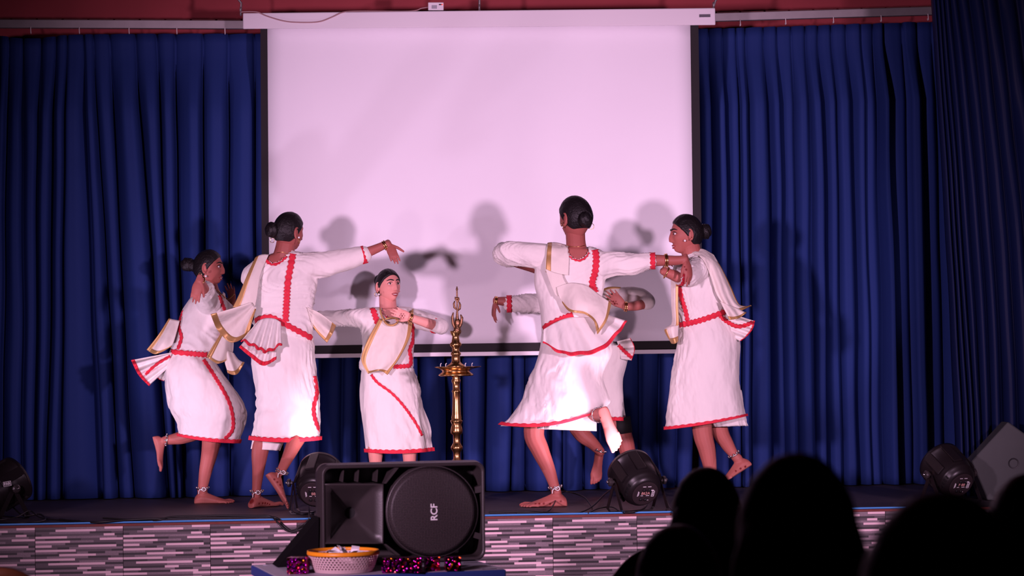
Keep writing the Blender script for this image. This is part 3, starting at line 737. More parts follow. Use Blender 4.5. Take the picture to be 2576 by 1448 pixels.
    def ribbon(s, path, w, m='lace', name='lace_trim', scallop=True, off=0.006, parent=None, step=2.0, bvh=None):
        """strip laid on the clothes along a picture path"""
        L = cr([tuple(q) for q in path], 24); P = [L[0]]; acc = 0
        for a, b in zip(L, L[1:]):
            acc += math.hypot(b[0] - a[0], b[1] - a[1])
            if acc >= step: P.append(b); acc = 0
        bv = bvh or s.bvh; rows = []; last = None
        for i, q in enumerate(P):
            a = P[max(i - 1, 0)]; b = P[min(i + 1, len(P) - 1)]; tx, ty = b[0] - a[0], b[1] - a[1]; l = math.hypot(tx, ty) or 1; nx, ny = -ty / l, tx / l
            r = []
            for j in range(7):
                t = j / 3.0 - 1; ww = w / 2.0
                if scallop and j in (0, 6): ww *= 1.0 + 0.22 * math.cos(i * 2 * math.pi / 4)
                x, y = q[0] + nx * t * ww, q[1] + ny * t * ww
                d0 = ray(x, y).normalized(); h = bv.ray_cast(CAM, d0)
                r.append(h[0] - d0 * off if h[0] is not None else None)
            rows.append(r)
        vs_ = []; idx = {}
        for i, r in enumerate(rows):
            for j, p in enumerate(r):
                if p is not None: idx[(i, j)] = len(vs_); vs_.append(p)
        fs = []
        for i in range(len(rows) - 1):
            for j in range(6):
                k = [(i, j), (i, j + 1), (i + 1, j + 1), (i + 1, j)]
                if all(q in idx for q in k):
                    pp = [vs_[idx[q]] for q in k]
                    if max((pp[0] - pp[2]).length, (pp[1] - pp[3]).length) < 0.06: fs.append(tuple(idx[q] for q in k))
        if not fs: return None
        par_ = list(range(len(vs_)))
        def find(q):
            while par_[q] != q: par_[q] = par_[par_[q]]; q = par_[q]
            return q
        for f in fs:
            for q in f[1:]: par_[find(q)] = find(f[0])
        comp = {}
        for f in fs: comp.setdefault(find(f[0]), []).append(f)
        o = None
        for cf in comp.values():
            if len(cf) < 8: continue
            ids = sorted({q for f in cf for q in f}); mp = {q: k for k, q in enumerate(ids)}
            o = link(name, mesh_of([vs_[q] for q in ids], [tuple(mp[q] for q in f) for f in cf]), M[m], parent or s.root); thick(o, 0.004)
        return o
    def sheet(s, rows, name='shawl', m='shawl', nu=10, nv=8, drape=True, off=0.014, borders=(), bm='gold', pleat=None, parent=None, bname='gold_border', reg=True, cap=None):
        """cloth through control rows of (px, py, dd); borders: (u0, u1, v0, v1) strips in sheet space"""
        bv = s.bvh if drape else None
        rows = [[tuple(q) for q in r] for r in rows]
        nr = len(rows) - 1; nc = len(rows[0]) - 1
        def fn(u, v, o=0.0):
            c = [crat(r, u) for r in rows]; x, y, dd = crat(c, v) if len(c) > 1 else c[0]
            if pleat: dd += pleat[1] * (0.15 + 0.85 * v) * math.sin(2 * math.pi * pleat[0] * u); y += pleat[2] * v * math.cos(2 * math.pi * pleat[0] * u) if len(pleat) > 2 else 0
            if bv:
                d0 = ray(x, y).normalized(); h = bv.ray_cast(CAM, d0)
                if h[0] is not None:
                    hd = (h[0] - CAM).dot(NH) - s.D - off
                    if hd < dd and (cap is None or hd > cap): dd = hd
            return s.p(x, y, dd - o)
        def grid(u0, u1, v0, v1, a, b, o=0.0):
            V = [fn(u0 + (u1 - u0) * i / a, v0 + (v1 - v0) * j / b, o) for j in range(b + 1) for i in range(a + 1)]
            return V, [(j * (a + 1) + i, j * (a + 1) + i + 1, (j + 1) * (a + 1) + i + 1, (j + 1) * (a + 1) + i) for j in range(b) for i in range(a)]
        V, Fc = grid(0, 1, 0, 1, nu * nc, nv * nr)
        me = mesh_of(V, Fc)
        if reg: s.meshes.append(me.copy())
        ob = link(name, me, M[m], parent or s.root); thick(ob, 0.003)
        for u0, u1, v0, v1 in borders:
            V, Fc = grid(u0, u1, v0, v1, max(4, int(nu * nc * (u1 - u0))), max(4, int(nv * nr * (v1 - v0))), 0.0012)
            thick(link(bname, mesh_of(V, Fc), M[bm], ob), 0.0065)
        return ob
    def fan(s, inner, outer, pleats, amp, drape=True, lace=0.12, cap=None, name='waist_frill', yamp=0.0, extra_borders=()):
        mid = [tuple((a + b) / 2 for a, b in zip(p, q)) for p, q in zip(inner, outer)]
        n = max(8, int(pleats * 10 / (len(inner) - 1)))
        return s.sheet([inner, mid, outer], name, 'cloth', n, 8, drape, 0.02, [(0, 1, 1 - lace, 1.0)] + list(extra_borders), 'lace', (pleats, amp, yamp), bname='lace_trim', cap=cap)
    def cuff(s, c, ax, r, w=0.028, m='lace'):
        mb = MB(); A = s.dir(ax).normalized(); sd = A.orthogonal().normalized(); u2 = A.cross(sd); C = s.p(*c); rr = r / s.S
        R = []
        for i in range(5):
            h = (i / 4.0 - 0.5) * w; ring = []
            for j in range(48):
                an = 2 * math.pi * j / 48; hh = h + (0.003 * math.cos(j * math.pi / 2) * (1 if i == 4 else -1) if i in (0, 4) else 0)
                ring.append(C + A * hh + (sd * math.cos(an) + u2 * math.sin(an)) * rr)
            R.append(ring)
        mb.rings(R, cap=False); thick(mb.build('lace_cuff', M[m], s.root), 0.004)
    def bangle(s, c, ax, r, m='jewel', n=2, name='bangle', beads=0, string=False):
        A = s.dir(ax).normalized(); C = s.p(*c); rr = r / s.S
        for k in range(n):
            mb = MB(); mb.torus(C + A * (0.010 * (k - (n - 1) / 2)), (A + Vector((0.1 * k, 0.08, 0.05 * k))).normalized(), rr * (1 + 0.04 * k), 0.0038, 32, 8)
            o = mb.build(name, M[m], s.root)
            if beads:
                sd = A.orthogonal().normalized(); u2 = A.cross(sd); mb = MB()
                for j in range(beads):
                    an = 2 * math.pi * j / beads; mb.ellipsoid(C + (sd * math.cos(an) + u2 * math.sin(an)) * rr * 1.03 - A * 0.006, sd * 0.006, u2 * 0.006, A * 0.006, 8, 6)
                mb.build('bell', M[m], o)
        if string:
            q = C - NH * rr; mb = MB()
            P = cr([tuple(q), tuple(q + s.dir((0.014, -0.008, -0.006))), tuple(q + s.dir((0.024, 0.004, -0.008))), tuple(q + s.dir((0.012, 0.013, -0.008))), tuple(q + s.dir((-0.006, 0.004, -0.008))), tuple(q + s.dir((-0.016, 0.012, -0.008))), tuple(q + s.dir((-0.018, 0.028, -0.006)))], 5)
            mb.tube([Vector(t) for t in P], 0.0028, 6); mb.build('anklet_string', M['string'], s.root)
    def earring(s, c, r, ax=(0, 0, 1), stud=False, name='earring'):
        C = s.p(*c); mb = MB()
        if stud: mb.ellipsoid(C, right0 * r / s.S, NH * r / s.S, ZU * r / s.S, 12, 8); return mb.build(name, M['pearl'], s.root)
        mb.torus(C, s.dir(ax), r / s.S, 0.0016, 24, 6); return mb.build(name, M['jewel'], s.root)
    def chain(s, path, r=0.0018, m='jewel', name='necklace', off=0.004, body=True):
        bv = bvh_of([s.body_me] + (s.meshes if not body else [])); P = []
        for q in cr([tuple(a) for a in path], 8):
            d0 = ray(q[0], q[1]).normalized(); h = bv.ray_cast(CAM, d0)
            if h[0] is not None: P.append(h[0] - d0 * off)
            elif len(q) > 2: P.append(s.p(q[0], q[1], q[2]))
        if len(P) > 3: mb = MB(); mb.tube(P, r, 6); return mb.build(name, M[m], s.root)
def inside(x, y, poly):
    c = False; j = len(poly) - 1
    for i in range(len(poly)):
        xi, yi = poly[i]; xj, yj = poly[j]
        if (yi > y) != (yj > y) and x < (xj - xi) * (y - yi) / (yj - yi) + xi: c = not c
        j = i
    return c
# ------------------------------------------------------------------ the six dancers
SK1 = skin_mat('skin_deep_brown', (0.37, 0.105, 0.085)); SK2 = skin_mat('skin_brown', (0.42, 0.125, 0.10)); SK3 = skin_mat('skin_light_brown', (0.70, 0.29, 0.24))
UPV = (0, -1, 0)
# ---- dancer with her back to us and one arm stretched to the lamp (heel raised)
d = Dancer('dancer with her back turned, arm stretched over the smiling dancer, pleated frill at her waist', floor_d(645, 1277), (690, 1277), SK1)
d.torso([(688, 636, 736, 634, 0, .8), (662, 646, 768, 641, 0, .55), (640, 668, 790, 668, 0, .5), (635, 712, 797, 710, 0, .52), (640, 760, 788, 758, 0, .56), (640, 800, 783, 800, 0, .62), (632, 814, 790, 856, 0, .66)])
d.limb([(775, 668, 0, 24), (840, 660, 0, 20), (900, 643, 0, 15), (940, 628, 0, 12), (974, 613, 0, 9.5)], [(770, 672, 0, 34), (830, 662, 0, 29), (880, 650, 0, 25), (913, 641, 0, 21)])
d.limb([(660, 675, .02, 24), (634, 700, .12, 18), (650, 712, .24, 14), (690, 700, .33, 10)], [(662, 678, .02, 31), (634, 692, .10, 26), (636, 712, .20, 21)])
d.hand((978, 614, 0), (.38, .9, -.35), (.1, -.3, -1), -1, k=0.80, curl=0.10, thumb=0.95, spread=.03); d.hand((694, 699, .33), (1, -.2, .2), (0, -1, .3), 1, k=.9)
d.limb([(700, 880, 0, 35), (692, 990, 0, 23), (668, 1080, 0, 21), (655, 1130, 0, 22), (650, 1180, 0, 16), (646, 1222, 0, 12), (645, 1243, 0, 12)])
d.limb([(735, 880, 0, 35), (752, 1000, -.02, 28.9), (753, 1080, -.05, 24), (738, 1120, -.10, 19), (720, 1158, -.14, 14), (706, 1186, -.17, 11)])
d.foot((645, 1246, 0), (.62, 0, .78), UPV, 1, 0.95); d.foot((703, 1196, -.17), (.55, .83, 0), (.8, -.55, .35), -1, 0.9)
d.dots = [(632, 1260, 7), (652, 1266, 2.6), (661, 1265, 2.8), (667, 1265, 2.8), (673, 1266, 2.6), (678, 1268, 2.4), (690, 1205, 2.6), (698, 1212, 2.6), (705, 1219, 2.6), (712, 1228, 2.4), (681, 1187, 3)]
d.head((727, 583, 0), (.72, .10, .70), (.03, -1, -.08), 0.97, bun=(685, 578, -.06), bun_r=(0.043, 0.040, 0.046), neck=[(712, 650, 0, 28), (717, 625, 0, 25), (724, 590, .02, 25)], face=False)
d.finish([([(666, 632), (670, 650), (686, 662), (703, 657), (722, 640), (735, 630), (700, 620)], -.25, .03)])
d.skirt([(634, 812, 788, 846, 0, .66), (631, 880, 795, 885, 0, .72), (634, 950, 800, 950, 0, .72), (640, 1010, 806, 1015, 0, .64), (635, 1055, 808, 1060, 0, .62), (627, 1106, 806, 1106, 0, .62, 6)], 7, .018, hemw=.05)
d.skirt([(645, 1050, 760, 1050, 0, .6), (634, 1100, 720, 1105, 0, .6), (629, 1128, 705, 1134, 0, .6)], 6, .03, hem=False, name='underskirt')
d.rebvh()
d.ribbon([(667, 643), (674, 658), (690, 663), (705, 656), (722, 642)], 9); d.ribbon([(737, 638), (731, 670), (724, 710), (721, 760), (718, 808)], 15)
d.ribbon([(641, 806), (678, 797), (712, 812), (750, 832), (786, 851)], 13); d.ribbon([(793, 945), (798, 985), (789, 1028), (796, 1064), (812, 1093)], 9)
d.fan([(655, 806, -.16), (672, 800, -.16), (690, 803, -.16), (704, 810, -.16)], [(602, 874, -.22), (632, 899, -.24), (662, 919, -.24), (694, 904, -.2)], 5, .014)
d.fan([(650, 806, -.18), (668, 800, -.18), (690, 801, -.18), (706, 810, -.18)], [(606, 856, -.27), (642, 874, -.29), (672, 886, -.28), (709, 866, -.24)], 5, .016, yamp=3)
d.sheet([[(643, 647, -.06), (658, 640, -.06), (676, 640, -.05)], [(622, 692, -.12), (638, 692, -.13), (655, 690, -.12)], [(601, 742, -.14), (624, 744, -.15), (647, 742, -.14)], [(586, 772, -.15), (615, 774, -.16), (642, 768, -.16)]], borders=[(0, .3, 0, 1)])
d.sheet([[(632, 760, -.18), (636, 766, -.18), (640, 770, -.18), (645, 772, -.18)], [(582, 776, -.2), (592, 800, -.24), (610, 815, -.22), (634, 806, -.2)], [(530, 790, -.2), (547, 829, -.28), (583, 861, -.26), (626, 840, -.2)]], nu=14, borders=[(0, 1, .82, 1), (.86, 1, .1, .86)], pleat=(2.5, .014))
d.sheet([[(772, 772, -.03), (778, 790, -.03), (784, 815, -.03)], [(806, 788, -.02), (806, 815, -.05), (800, 838, -.03)], [(845, 818, .02), (836, 840, -.05), (823, 861, -.02)]], borders=[(0, 1, .84, 1), (.84, 1, .2, .86)], pleat=(1.5, .012))
d.cuff((913, 641, 0), (1, -.3, 0), 22); d.bangle((968, 617, 0), (1, -.45, 0), 11.5, n=2); d.bangle((646, 1236, 0), (0, 1, 0), 15.5, 'silver', 1, 'anklet', 8, True); d.bangle((709, 1186, -.17), (-.45, 1, 0), 14.5, 'silver', 2, 'anklet', 8, True)
d.earring((752, 606, -.075), 6, (1, 0, .4)); d.earring((752, 597, -.085), 2.5, stud=True); d.earring((685, 604, .0), 6, (.3, 0, 1)); d.chain([(697, 636), (707, 634), (716, 635), (722, 639)])

# ---- tall dancer with her back turned, kicking one foot back
d = Dancer('tall dancer with her back turned, kicking up a bare sole under a flared white skirt', floor_d(1402, 1274), (1430, 1274), SK1)
d.torso([(1424, 622, 1474, 622, 0, .85), (1388, 624, 1512, 632, 0, .55), (1354, 655, 1522, 660, 0, .5), (1346, 705, 1520, 705, 0, .52), (1356, 755, 1512, 755, 0, .56), (1363, 795, 1516, 790, 0, .62), (1364, 838, 1528, 834, 0, .66)])
d.limb([(1392, 645, 0, 26), (1330, 641, 0, 22), (1268, 636, .03, 17), (1290, 655, .10, 14), (1335, 672, .2, 12), (1382, 690, .28, 10)], [(1394, 647, 0, 34), (1330, 641, 0, 30), (1280, 636, .01, 27), (1266, 638, .05, 23), (1284, 652, .10, 19)])
d.limb([(1515, 664, 0, 25), (1586, 662, -.01, 19), (1640, 655, -.02, 15.5), (1698, 655, -.02, 12.5), (1722, 652, -.02, 10.5)], [(1510, 668, 0, 35), (1550, 664, 0, 28), (1590, 664, -.01, 24), (1636, 656, -.02, 19.5)])
d.hand((1727, 653, -.02), (.14, 1, -.1), (.75, -.3, -.7), 1, k=0.92, curl=0.16, thumb=0.5, spread=.04); d.hand((1386, 690, .28), (1, .1, .2), (0, -1, .3), -1, k=.9)
d.limb([(1405, 890, 0, 36.4), (1362, 1005, 0, 27.4), (1343, 1085, 0, 26), (1358, 1130, 0, 23), (1380, 1180, 0, 17), (1394, 1220, 0, 13), (1400, 1240, 0, 13)])
d.limb([(1470, 890, 0, 36.4), (1480, 960, .02, 29.4), (1490, 1020, .04, 22.8), (1500, 1040, -.08, 21), (1514, 1044, -.17, 14), (1520, 1046, -.21, 13)])
d.foot((1402, 1240, 0), (-1, 0, -.12), UPV, 1, 1.04); d.foot((1521, 1046, -.21), (.33, .94, .0), (0, .05, 1), -1, 1.0)
d.dots = [(1347, 1266, 2.8), (1357, 1266, 2.8), (1368, 1266, 2.8), (1384, 1267, 2.8), (1411, 1260, 2.8), (1424, 1252, 3.5), (1510, 1050, 2.6), (1511, 1063, 2.6), (1513, 1075, 2.4), (1726, 678, 3), (1722, 671, 2)]
d.head((1447, 549, 0), (-.66, .10, .74), (-.02, -1, -.05), 1.08, bun=(1473, 551, -.10), bun_r=(0.040, 0.038, 0.044), neck=[(1453, 648, .0, 31), (1449, 615, 0, 25), (1447, 580, .02, 25)], face=False)
d.finish([([(1427, 615), (1430, 637), (1441, 648), (1456, 652), (1470, 646), (1481, 632), (1482, 610)], -.25, .04)])
d.skirt([(1362, 836, 1528, 832, 0, .68), (1355, 890, 1540, 880, -.02, .72), (1328, 950, 1520, 945, -.02, .66), (1312, 1000, 1530, 988, -.03, .60), (1290, 1036, 1535, 1012, -.03, .54), (1257, 1066, 1512, 1030, -.02, .50, 22)], 6, .02, hemw=.05)
d.skirt([(1345, 990, 1505, 990, .02, .6), (1335, 1040, 1505, 1040, .02, .6), (1326, 1077, 1502, 1084, .02, .6)], 6, .012, hem=False, name='underskirt')
d.rebvh()
d.ribbon([(1429, 634), (1440, 647), (1456, 653), (1470, 647), (1480, 633)], 9); d.ribbon([(1497, 628), (1500, 650), (1497, 685), (1490, 712), (1499, 736)], 15)
d.ribbon([(1366, 826), (1400, 808), (1441, 791)], 15)
d.fan([(1368, 828, -.14), (1395, 812, -.15), (1425, 800, -.16), (1452, 797, -.16), (1490, 797, -.15), (1530, 792, -.12)],
      [(1366, 860, -.18), (1408, 887, -.24), (1455, 893, -.26), (1515, 880, -.24), (1560, 834, -.18), (1578, 806, -.12)], 6, .014, yamp=1.5, lace=.13)
d.rebvh()
d.sheet([[(1377, 611, .0), (1400, 610, .0), (1431, 618, .0)], [(1373, 645, -.09), (1400, 648, -.10), (1431, 655, -.10)], [(1371, 684, -.11), (1400, 688, -.12), (1429, 692, -.12)]], borders=[(.06, .28, 0, 1)])
d.sheet([[(1372, 676, -.12), (1392, 684, -.13), (1414, 690, -.13)], [(1384, 712, -.13), (1400, 720, -.14), (1424, 712, -.14)], [(1398, 744, -.14), (1420, 742, -.15), (1446, 720, -.15)]])
d.sheet([[(1400, 722, -.15), (1436, 711, -.16), (1475, 718, -.16), (1506, 740, -.15), (1538, 762, -.18)], [(1404, 738, -.16), (1438, 752, -.2), (1474, 762, -.22), (1505, 780, -.22), (1526, 806, -.24)],
         [(1408, 748, -.16), (1432, 782, -.19), (1470, 789, -.22), (1494, 808, -.24), (1503, 840, -.26)]], nu=10, nv=10, borders=[(.93, 1, 0, 1), (.1, .94, .86, 1)], pleat=(2.2, .016))
d.cuff((1641, 656, -.02), (1, .0, 0), 20.5); d.bangle((1675, 655, -.02), (1, 0, 0), 16, n=2); d.bangle((1397, 1226, 0), (.15, 1, 0), 16.5, 'silver', 1, 'anklet', 10, True); d.bangle((1508, 1043, -.13), (0, 0, 1), 18, 'silver', 2, 'anklet', 10)
d.earring((1415, 565, -.055), 7, (1, 0, .5)); d.earring((1487, 569, .0), 7.5, (.2, 0, 1)); d.earring((1414, 571, -.07), 2.2, stud=True); d.chain([(1425, 617), (1440, 620), (1455, 620), (1471, 617)])

# ---- smiling dancer facing us
d = Dancer('smiling dancer facing the hall behind the brass lamp, open painted palm at her chest', 13.62, (985, 1252), SK3)
d.torso([(955, 776, 1000, 773, 0, .85), (916, 782, 1040, 778, 0, .55), (908, 818, 1043, 808, 0, .58), (912, 850, 1043, 850, 0, .6), (912, 888, 1040, 886, 0, .64), (907, 928, 1040, 924, 0, .68)])
d.limb([(925, 802, 0, 20), (880, 800, .02, 16), (800, 803, .04, 13), (740, 800, .05, 9)], [(935, 803, 0, 27), (890, 800, .02, 21), (840, 802, .03, 19), (770, 804, .04, 17)])
d.limb([(1030, 797, -.02, 20), (1075, 812, -.07, 17), (1106, 822, -.11, 14), (1076, 813, -.18, 12.5), (1040, 801, -.22, 10)], [(1025, 798, 0, 27), (1065, 806, -.05, 23), (1102, 818, -.10, 18), (1109, 822, -.118, 17), (1098, 821, -.145, 17)])
d.hand((1036, 800, -.22), (-1, -.42, -.05), (0, .1, 1), 1, k=0.82, curl=0.06, thumb=0.6, spread=.04); d.hand((734, 800, .05), (-1, .5, 0), (0, -1, 0), 1, k=.85)
for x_ in ((945, 1220), (1030, 1220)):
    d.limb([(x_[0] + (975 - x_[0]) * .5, 950, 0, 26), (x_[0] + (980 - x_[0]) * .15, 1050, -.03, 22), (x_[0], 1125, -.02, 20), (x_[0], 1180, 0, 14), (x_[0], 1222, 0, 12)])
    d.foot((x_[0], 1222, 0), (.1 if x_[0] > 1000 else -.4, 0, -1), UPV, 1 if x_[0] > 1000 else -1, .95)
for a in range(6): d.dots.append((1013 + 6 * math.cos(a * 1.05) - 1, 794 + 5.5 * math.sin(a * 1.05), 1.5))
d.dots.append((1012, 794, 2.4))
d.head((977, 720, 0), (.58, -.10, -.82), (-.10, -1, .12), 0.90, bun=(956, 705, .09), bun_r=(0.036, 0.036, 0.036), looks=(.35, .15), neck=[(980, 792, .0, 26), (976, 770, 0, 22), (975, 740, .02, 22)])
d.finish([([(958, 765), (966, 790), (980, 800), (992, 796), (1000, 780), (1002, 762)], -.3, .0)])
d.skirt([(908, 918, 1039, 916, 0, .75), (904, 975, 1056, 965, 0, .75), (907, 1030, 1067, 1025, 0, .72), (914, 1080, 1083, 1075, 0, .68), (922, 1137, 1088, 1134, 0, .62, 5)], 6, .03, hemw=.05, phase=1.0)
d.rebvh()
d.ribbon([(937, 774), (944, 795), (952, 820)], 13); d.ribbon([(962, 778), (968, 790), (978, 799)], 7); d.ribbon([(1036, 815), (1041, 838), (1039, 858), (1031, 880), (1034, 900), (1033, 920)], 8)
d.ribbon([(990, 922), (1012, 921), (1035, 919)], 10); d.ribbon([(934, 942), (950, 962), (985, 988), (1015, 1020), (1045, 1062), (1062, 1095)], 6)
d.sheet([[(955, 800, -.12), (978, 812, -.14), (1008, 808, -.14), (1040, 776, -.05)], [(926, 852, -.14), (960, 862, -.17), (1000, 862, -.17), (1033, 840, -.12)],
         [(909, 902, -.14), (942, 910, -.19), (982, 908, -.19), (1006, 896, -.17)], [(926, 940, -.15), (942, 934, -.2), (958, 932, -.2), (974, 942, -.19)]], nu=8, nv=8, borders=[(0, .14, 0, 1), (.86, 1, 0, 1), (.1, .9, .92, 1)], pleat=(1.5, .012))
d.chain([(956, 776, -.03), (959, 790, -.09), (966, 806, -.12), (976, 816, -.14), (990, 817, -.15), (1000, 810, -.15), (999, 802, -.15), (985, 799, -.15), (970, 802, -.14)], .0065, 'gold', 'ribbon_necklace', .03, False)
d.cuff((1094, 819, -.118), (1, .25, .55), 18.5, .018); d.bangle((1033, 799, -.225), (1, .4, .1), 12, n=2); d.earring((947, 740, -.05), 5, (.3, 0, 1)); d.earring((953, 740, -.07), 2.6, stud=True)

# ---- crouching dancer in profile, hand held out to us
d = Dancer('crouching dancer in profile with a limp hand held out and one foot lifted behind', floor_d(520, 1266), (520, 1266), SK2)
d.torso([(505, 730, 552, 724, 0, .85), (478, 750, 560, 738, 0, .9), (458, 778, 568, 770, 0, .82), (449, 812, 575, 805, 0, .78), (441, 846, 570, 846, 0, .78), (429, 880, 545, 890, 0, .82), (426, 890, 536, 897, 0, .82)])
d.limb([(522, 756, -.12, 18), (514, 730, -.34, 14), (503, 706, -.50, 10.5)], [(524, 760, -.10, 30), (519, 745, -.22, 26), (514, 731, -.32, 22)])
d.limb([(548, 775, .12, 22), (578, 795, .2, 15), (586, 768, .24, 10)], [(545, 772, .10, 27), (572, 790, .17, 20)])
d.hand((501, 703, -.51), (-.22, 1, -.15), (0, -.35, -1), -1, k=0.86, curl=.10, thumb=.5, spread=.03); d.hand((586, 764, .24), (-.15, -1, .1), (.6, 0, 1), 1, k=.8, curl=.1, spread=.15)
d.limb([(500, 920, 0, 33.6), (535, 1035, -.03, 27.4), (533, 1098, -.03, 25), (527, 1140, 0, 21), (517, 1185, 0, 16.5), (511, 1220, 0, 13), (509, 1236, 0, 13)])
d.limb([(480, 920, .05, 31.5), (512, 1045, .06, 24.3), (500, 1078, .07, 24), (462, 1098, .08, 18), (436, 1104, .08, 14), (416, 1107, .08, 11.5)])
d.foot((509, 1238, 0), (1, 0, .05), UPV, -1, 0.92); d.foot((412, 1110, .08), (.22, .97, -.05), (.95, -.2, -.2), 1, 0.84)
d.head((526, 674, 0), (1, .02, -.12), (.02, -1, 0), 0.93, bun=(472, 665, .02), bun_r=(0.038, 0.042, 0.042), looks=(.25, .1), neck=[(530, 745, 0, 26), (526, 720, 0, 22), (522, 690, .02, 22)])
d.finish([([(540, 700), (538, 722), (548, 738), (560, 740), (565, 710)], -.3, .3)])
d.skirt([(428, 884, 536, 893, 0, .85), (414, 925, 565, 940, 0, .82), (416, 975, 598, 985, 0, .76), (423, 1025, 620, 1028, 0, .72), (440, 1062, 618, 1064, 0, .68), (448, 1096, 602, 1114, 0, .62, 5)], 6, .02, hemw=.045)
d.rebvh()
d.ribbon([(430, 884), (470, 888), (521, 892)], 12); d.ribbon([(462, 757), (454, 790), (449, 820), (456, 848), (447, 878)], 7); d.ribbon([(552, 742), (560, 765), (567, 790), (560, 830), (549, 862)], 7)
d.ribbon([(512, 904), (530, 930), (556, 972), (576, 1010), (586, 1050), (584, 1082), (565, 1104)], 8)
d.fan([(434, 886, -.06), (428, 900, -.06), (422, 925, -.05)], [(330, 906, -.08), (348, 942, -.12), (374, 970, -.08)], 4, .016, drape=False)
d.ribbon([(428, 895), (395, 915), (365, 942)], 6, bvh=d.rebvh()); d.fan([(430, 895, .02), (424, 915, .02), (420, 945, .02)], [(385, 935, .03), (398, 952, .03), (412, 958, .02)], 3, .014, drape=False, lace=.05)
d.sheet([[(425, 800, -.06), (436, 803, -.07), (452, 806, -.08)], [(398, 842, -.08), (416, 852, -.1), (438, 856, -.1)], [(369, 879, -.07), (392, 890, -.1), (430, 872, -.1)]], borders=[(0, .22, 0, 1), (0, 1, .86, 1)], pleat=(1.5, .01), drape=False)
d.sheet([[(557, 836, -.14), (574, 838, -.13), (588, 846, -.1)], [(537, 868, -.16), (562, 878, -.16), (586, 884, -.12)], [(520, 897, -.17), (548, 914, -.18), (574, 902, -.14)]], borders=[(0, .2, 0, 1), (0, 1, .88, 1)], pleat=(1.3, .012))
d.sheet([[(562, 885, -.14), (575, 882, -.15), (588, 888, -.13)], [(566, 912, -.14), (583, 908, -.18), (600, 904, -.14)], [(574, 938, -.14), (596, 941, -.19), (615, 912, -.14)]], borders=[(0, 1, .82, 1)], pleat=(2, .014))
d.cuff((514, 729, -.335), (-.3, -.5, -.8), 21, .016, 'cloth'); d.bangle((504, 706, -.49), (-.3, -.6, -.8), 12, n=1); d.bangle((510, 1228, 0), (0, 1, 0), 15, 'silver', 1, 'anklet', 8, True); d.bangle((421, 1106, .08), (1, .1, 0), 14, 'silver', 1, 'anklet', 8)
d.earring((518, 694, -.085), 3, stud=True); d.earring((503, 690, -.07), 4, (.3, 0, 1)); d.chain([(548, 730, -.1), (560, 742, -.1), (572, 752, -.08), (580, 748, -.05), (588, 740, .0)], .004, 'gold', 'ribbon_necklace', .03, False)

# ---- dancer in profile at the other side
d = Dancer('dancer in profile with a pearl ear stud and a long shawl hanging down her back', 13.0, (1790, 1258), SK2)
d.torso([(1716, 642, 1766, 633, 0, .85), (1697, 668, 1794, 650, 0, .85), (1694, 702, 1814, 692, 0, .78), (1697, 740, 1828, 735, 0, .74), (1704, 778, 1830, 760, 0, .74), (1707, 824, 1832, 784, 0, .78)])
d.limb([(1750, 672, -.08, 22), (1715, 697, -.18, 15), (1690, 690, -.21, 13), (1669, 682, -.20, 10)], [(1760, 674, -.05, 34), (1738, 690, -.12, 28), (1716, 697, -.175, 20)])
d.limb([(1740, 690, .12, 24), (1712, 730, .16, 17), (1730, 760, .10, 12)])
d.hand((1667, 680, -.20), (.35, -.6, .6), (-1, -.3, 0), 1, k=.7, curl=.7); d.hand((1732, 764, .09), (.6, 1, 0), (0, 0, 1), 1, k=.8)
d.limb([(1755, 890, 0, 35), (1762, 1000, 0, 27.4), (1767, 1085, 0, 25), (1778, 1130, 0, 22), (1786, 1175, 0, 17), (1790, 1218, 0, 13), (1791, 1228, 0, 13)])
d.limb([(1790, 890, .06, 31.5), (1802, 1010, .08, 25.8), (1810, 1080, .08, 22), (1830, 1118, .08, 17), (1846, 1142, .08, 12.5), (1856, 1154, .08, 13)])
d.foot((1791, 1228, 0), (-1, 0, -.35), UPV, 1, .97); d.foot((1858, 1155, .08), (-.85, .5, -.25), (-.5, -.85, 0), 1, .95)
d.dots = [(1851, 1184, 2.6), (1863, 1178, 2.8), (1875, 1173, 3)]
d.head((1726, 590, 0), (-1, .06, -.14), (.0, -1, 0), 1.0, bun=(1774, 582, .02), bun_r=(0.040, 0.036, 0.046), looks=(-.2, 0), neck=[(1746, 655, 0, 28), (1738, 630, 0, 25), (1732, 600, .02, 25)])
d.finish([([(1695, 625), (1700, 645), (1712, 652), (1726, 645), (1725, 620)], -.3, .3)])
d.skirt([(1708, 818, 1832, 780, 0, .8), (1700, 862, 1861, 850, 0, .8), (1691, 912, 1862, 910, 0, .78), (1682, 982, 1864, 970, 0, .75), (1674, 1040, 1871, 1016, 0, .72), (1673, 1080, 1878, 1046, 0, .7, 4)], 6, .016, hemw=.05)
d.skirt([(1750, 980, 1868, 980, .02, .6), (1770, 1030, 1875, 1030, .02, .6), (1790, 1074, 1882, 1070, .02, .6)], 9, .05, hem=False, name='underskirt')
d.rebvh()
d.ribbon([(1709, 817), (1760, 806), (1826, 783)], 13); d.ribbon([(1708, 720), (1715, 752), (1724, 780), (1730, 808)], 10)
d.fan([(1826, 784, -.05), (1826, 802, -.06), (1834, 828, -.06), (1846, 850, -.04)], [(1899, 808, -.05), (1894, 826, -.1), (1880, 844, -.1), (1862, 858, -.06)], 4, .016, drape=False, lace=.08)
d.ribbon([(1812, 795), (1828, 808), (1852, 820), (1874, 818), (1897, 808)], 9, bvh=d.rebvh())
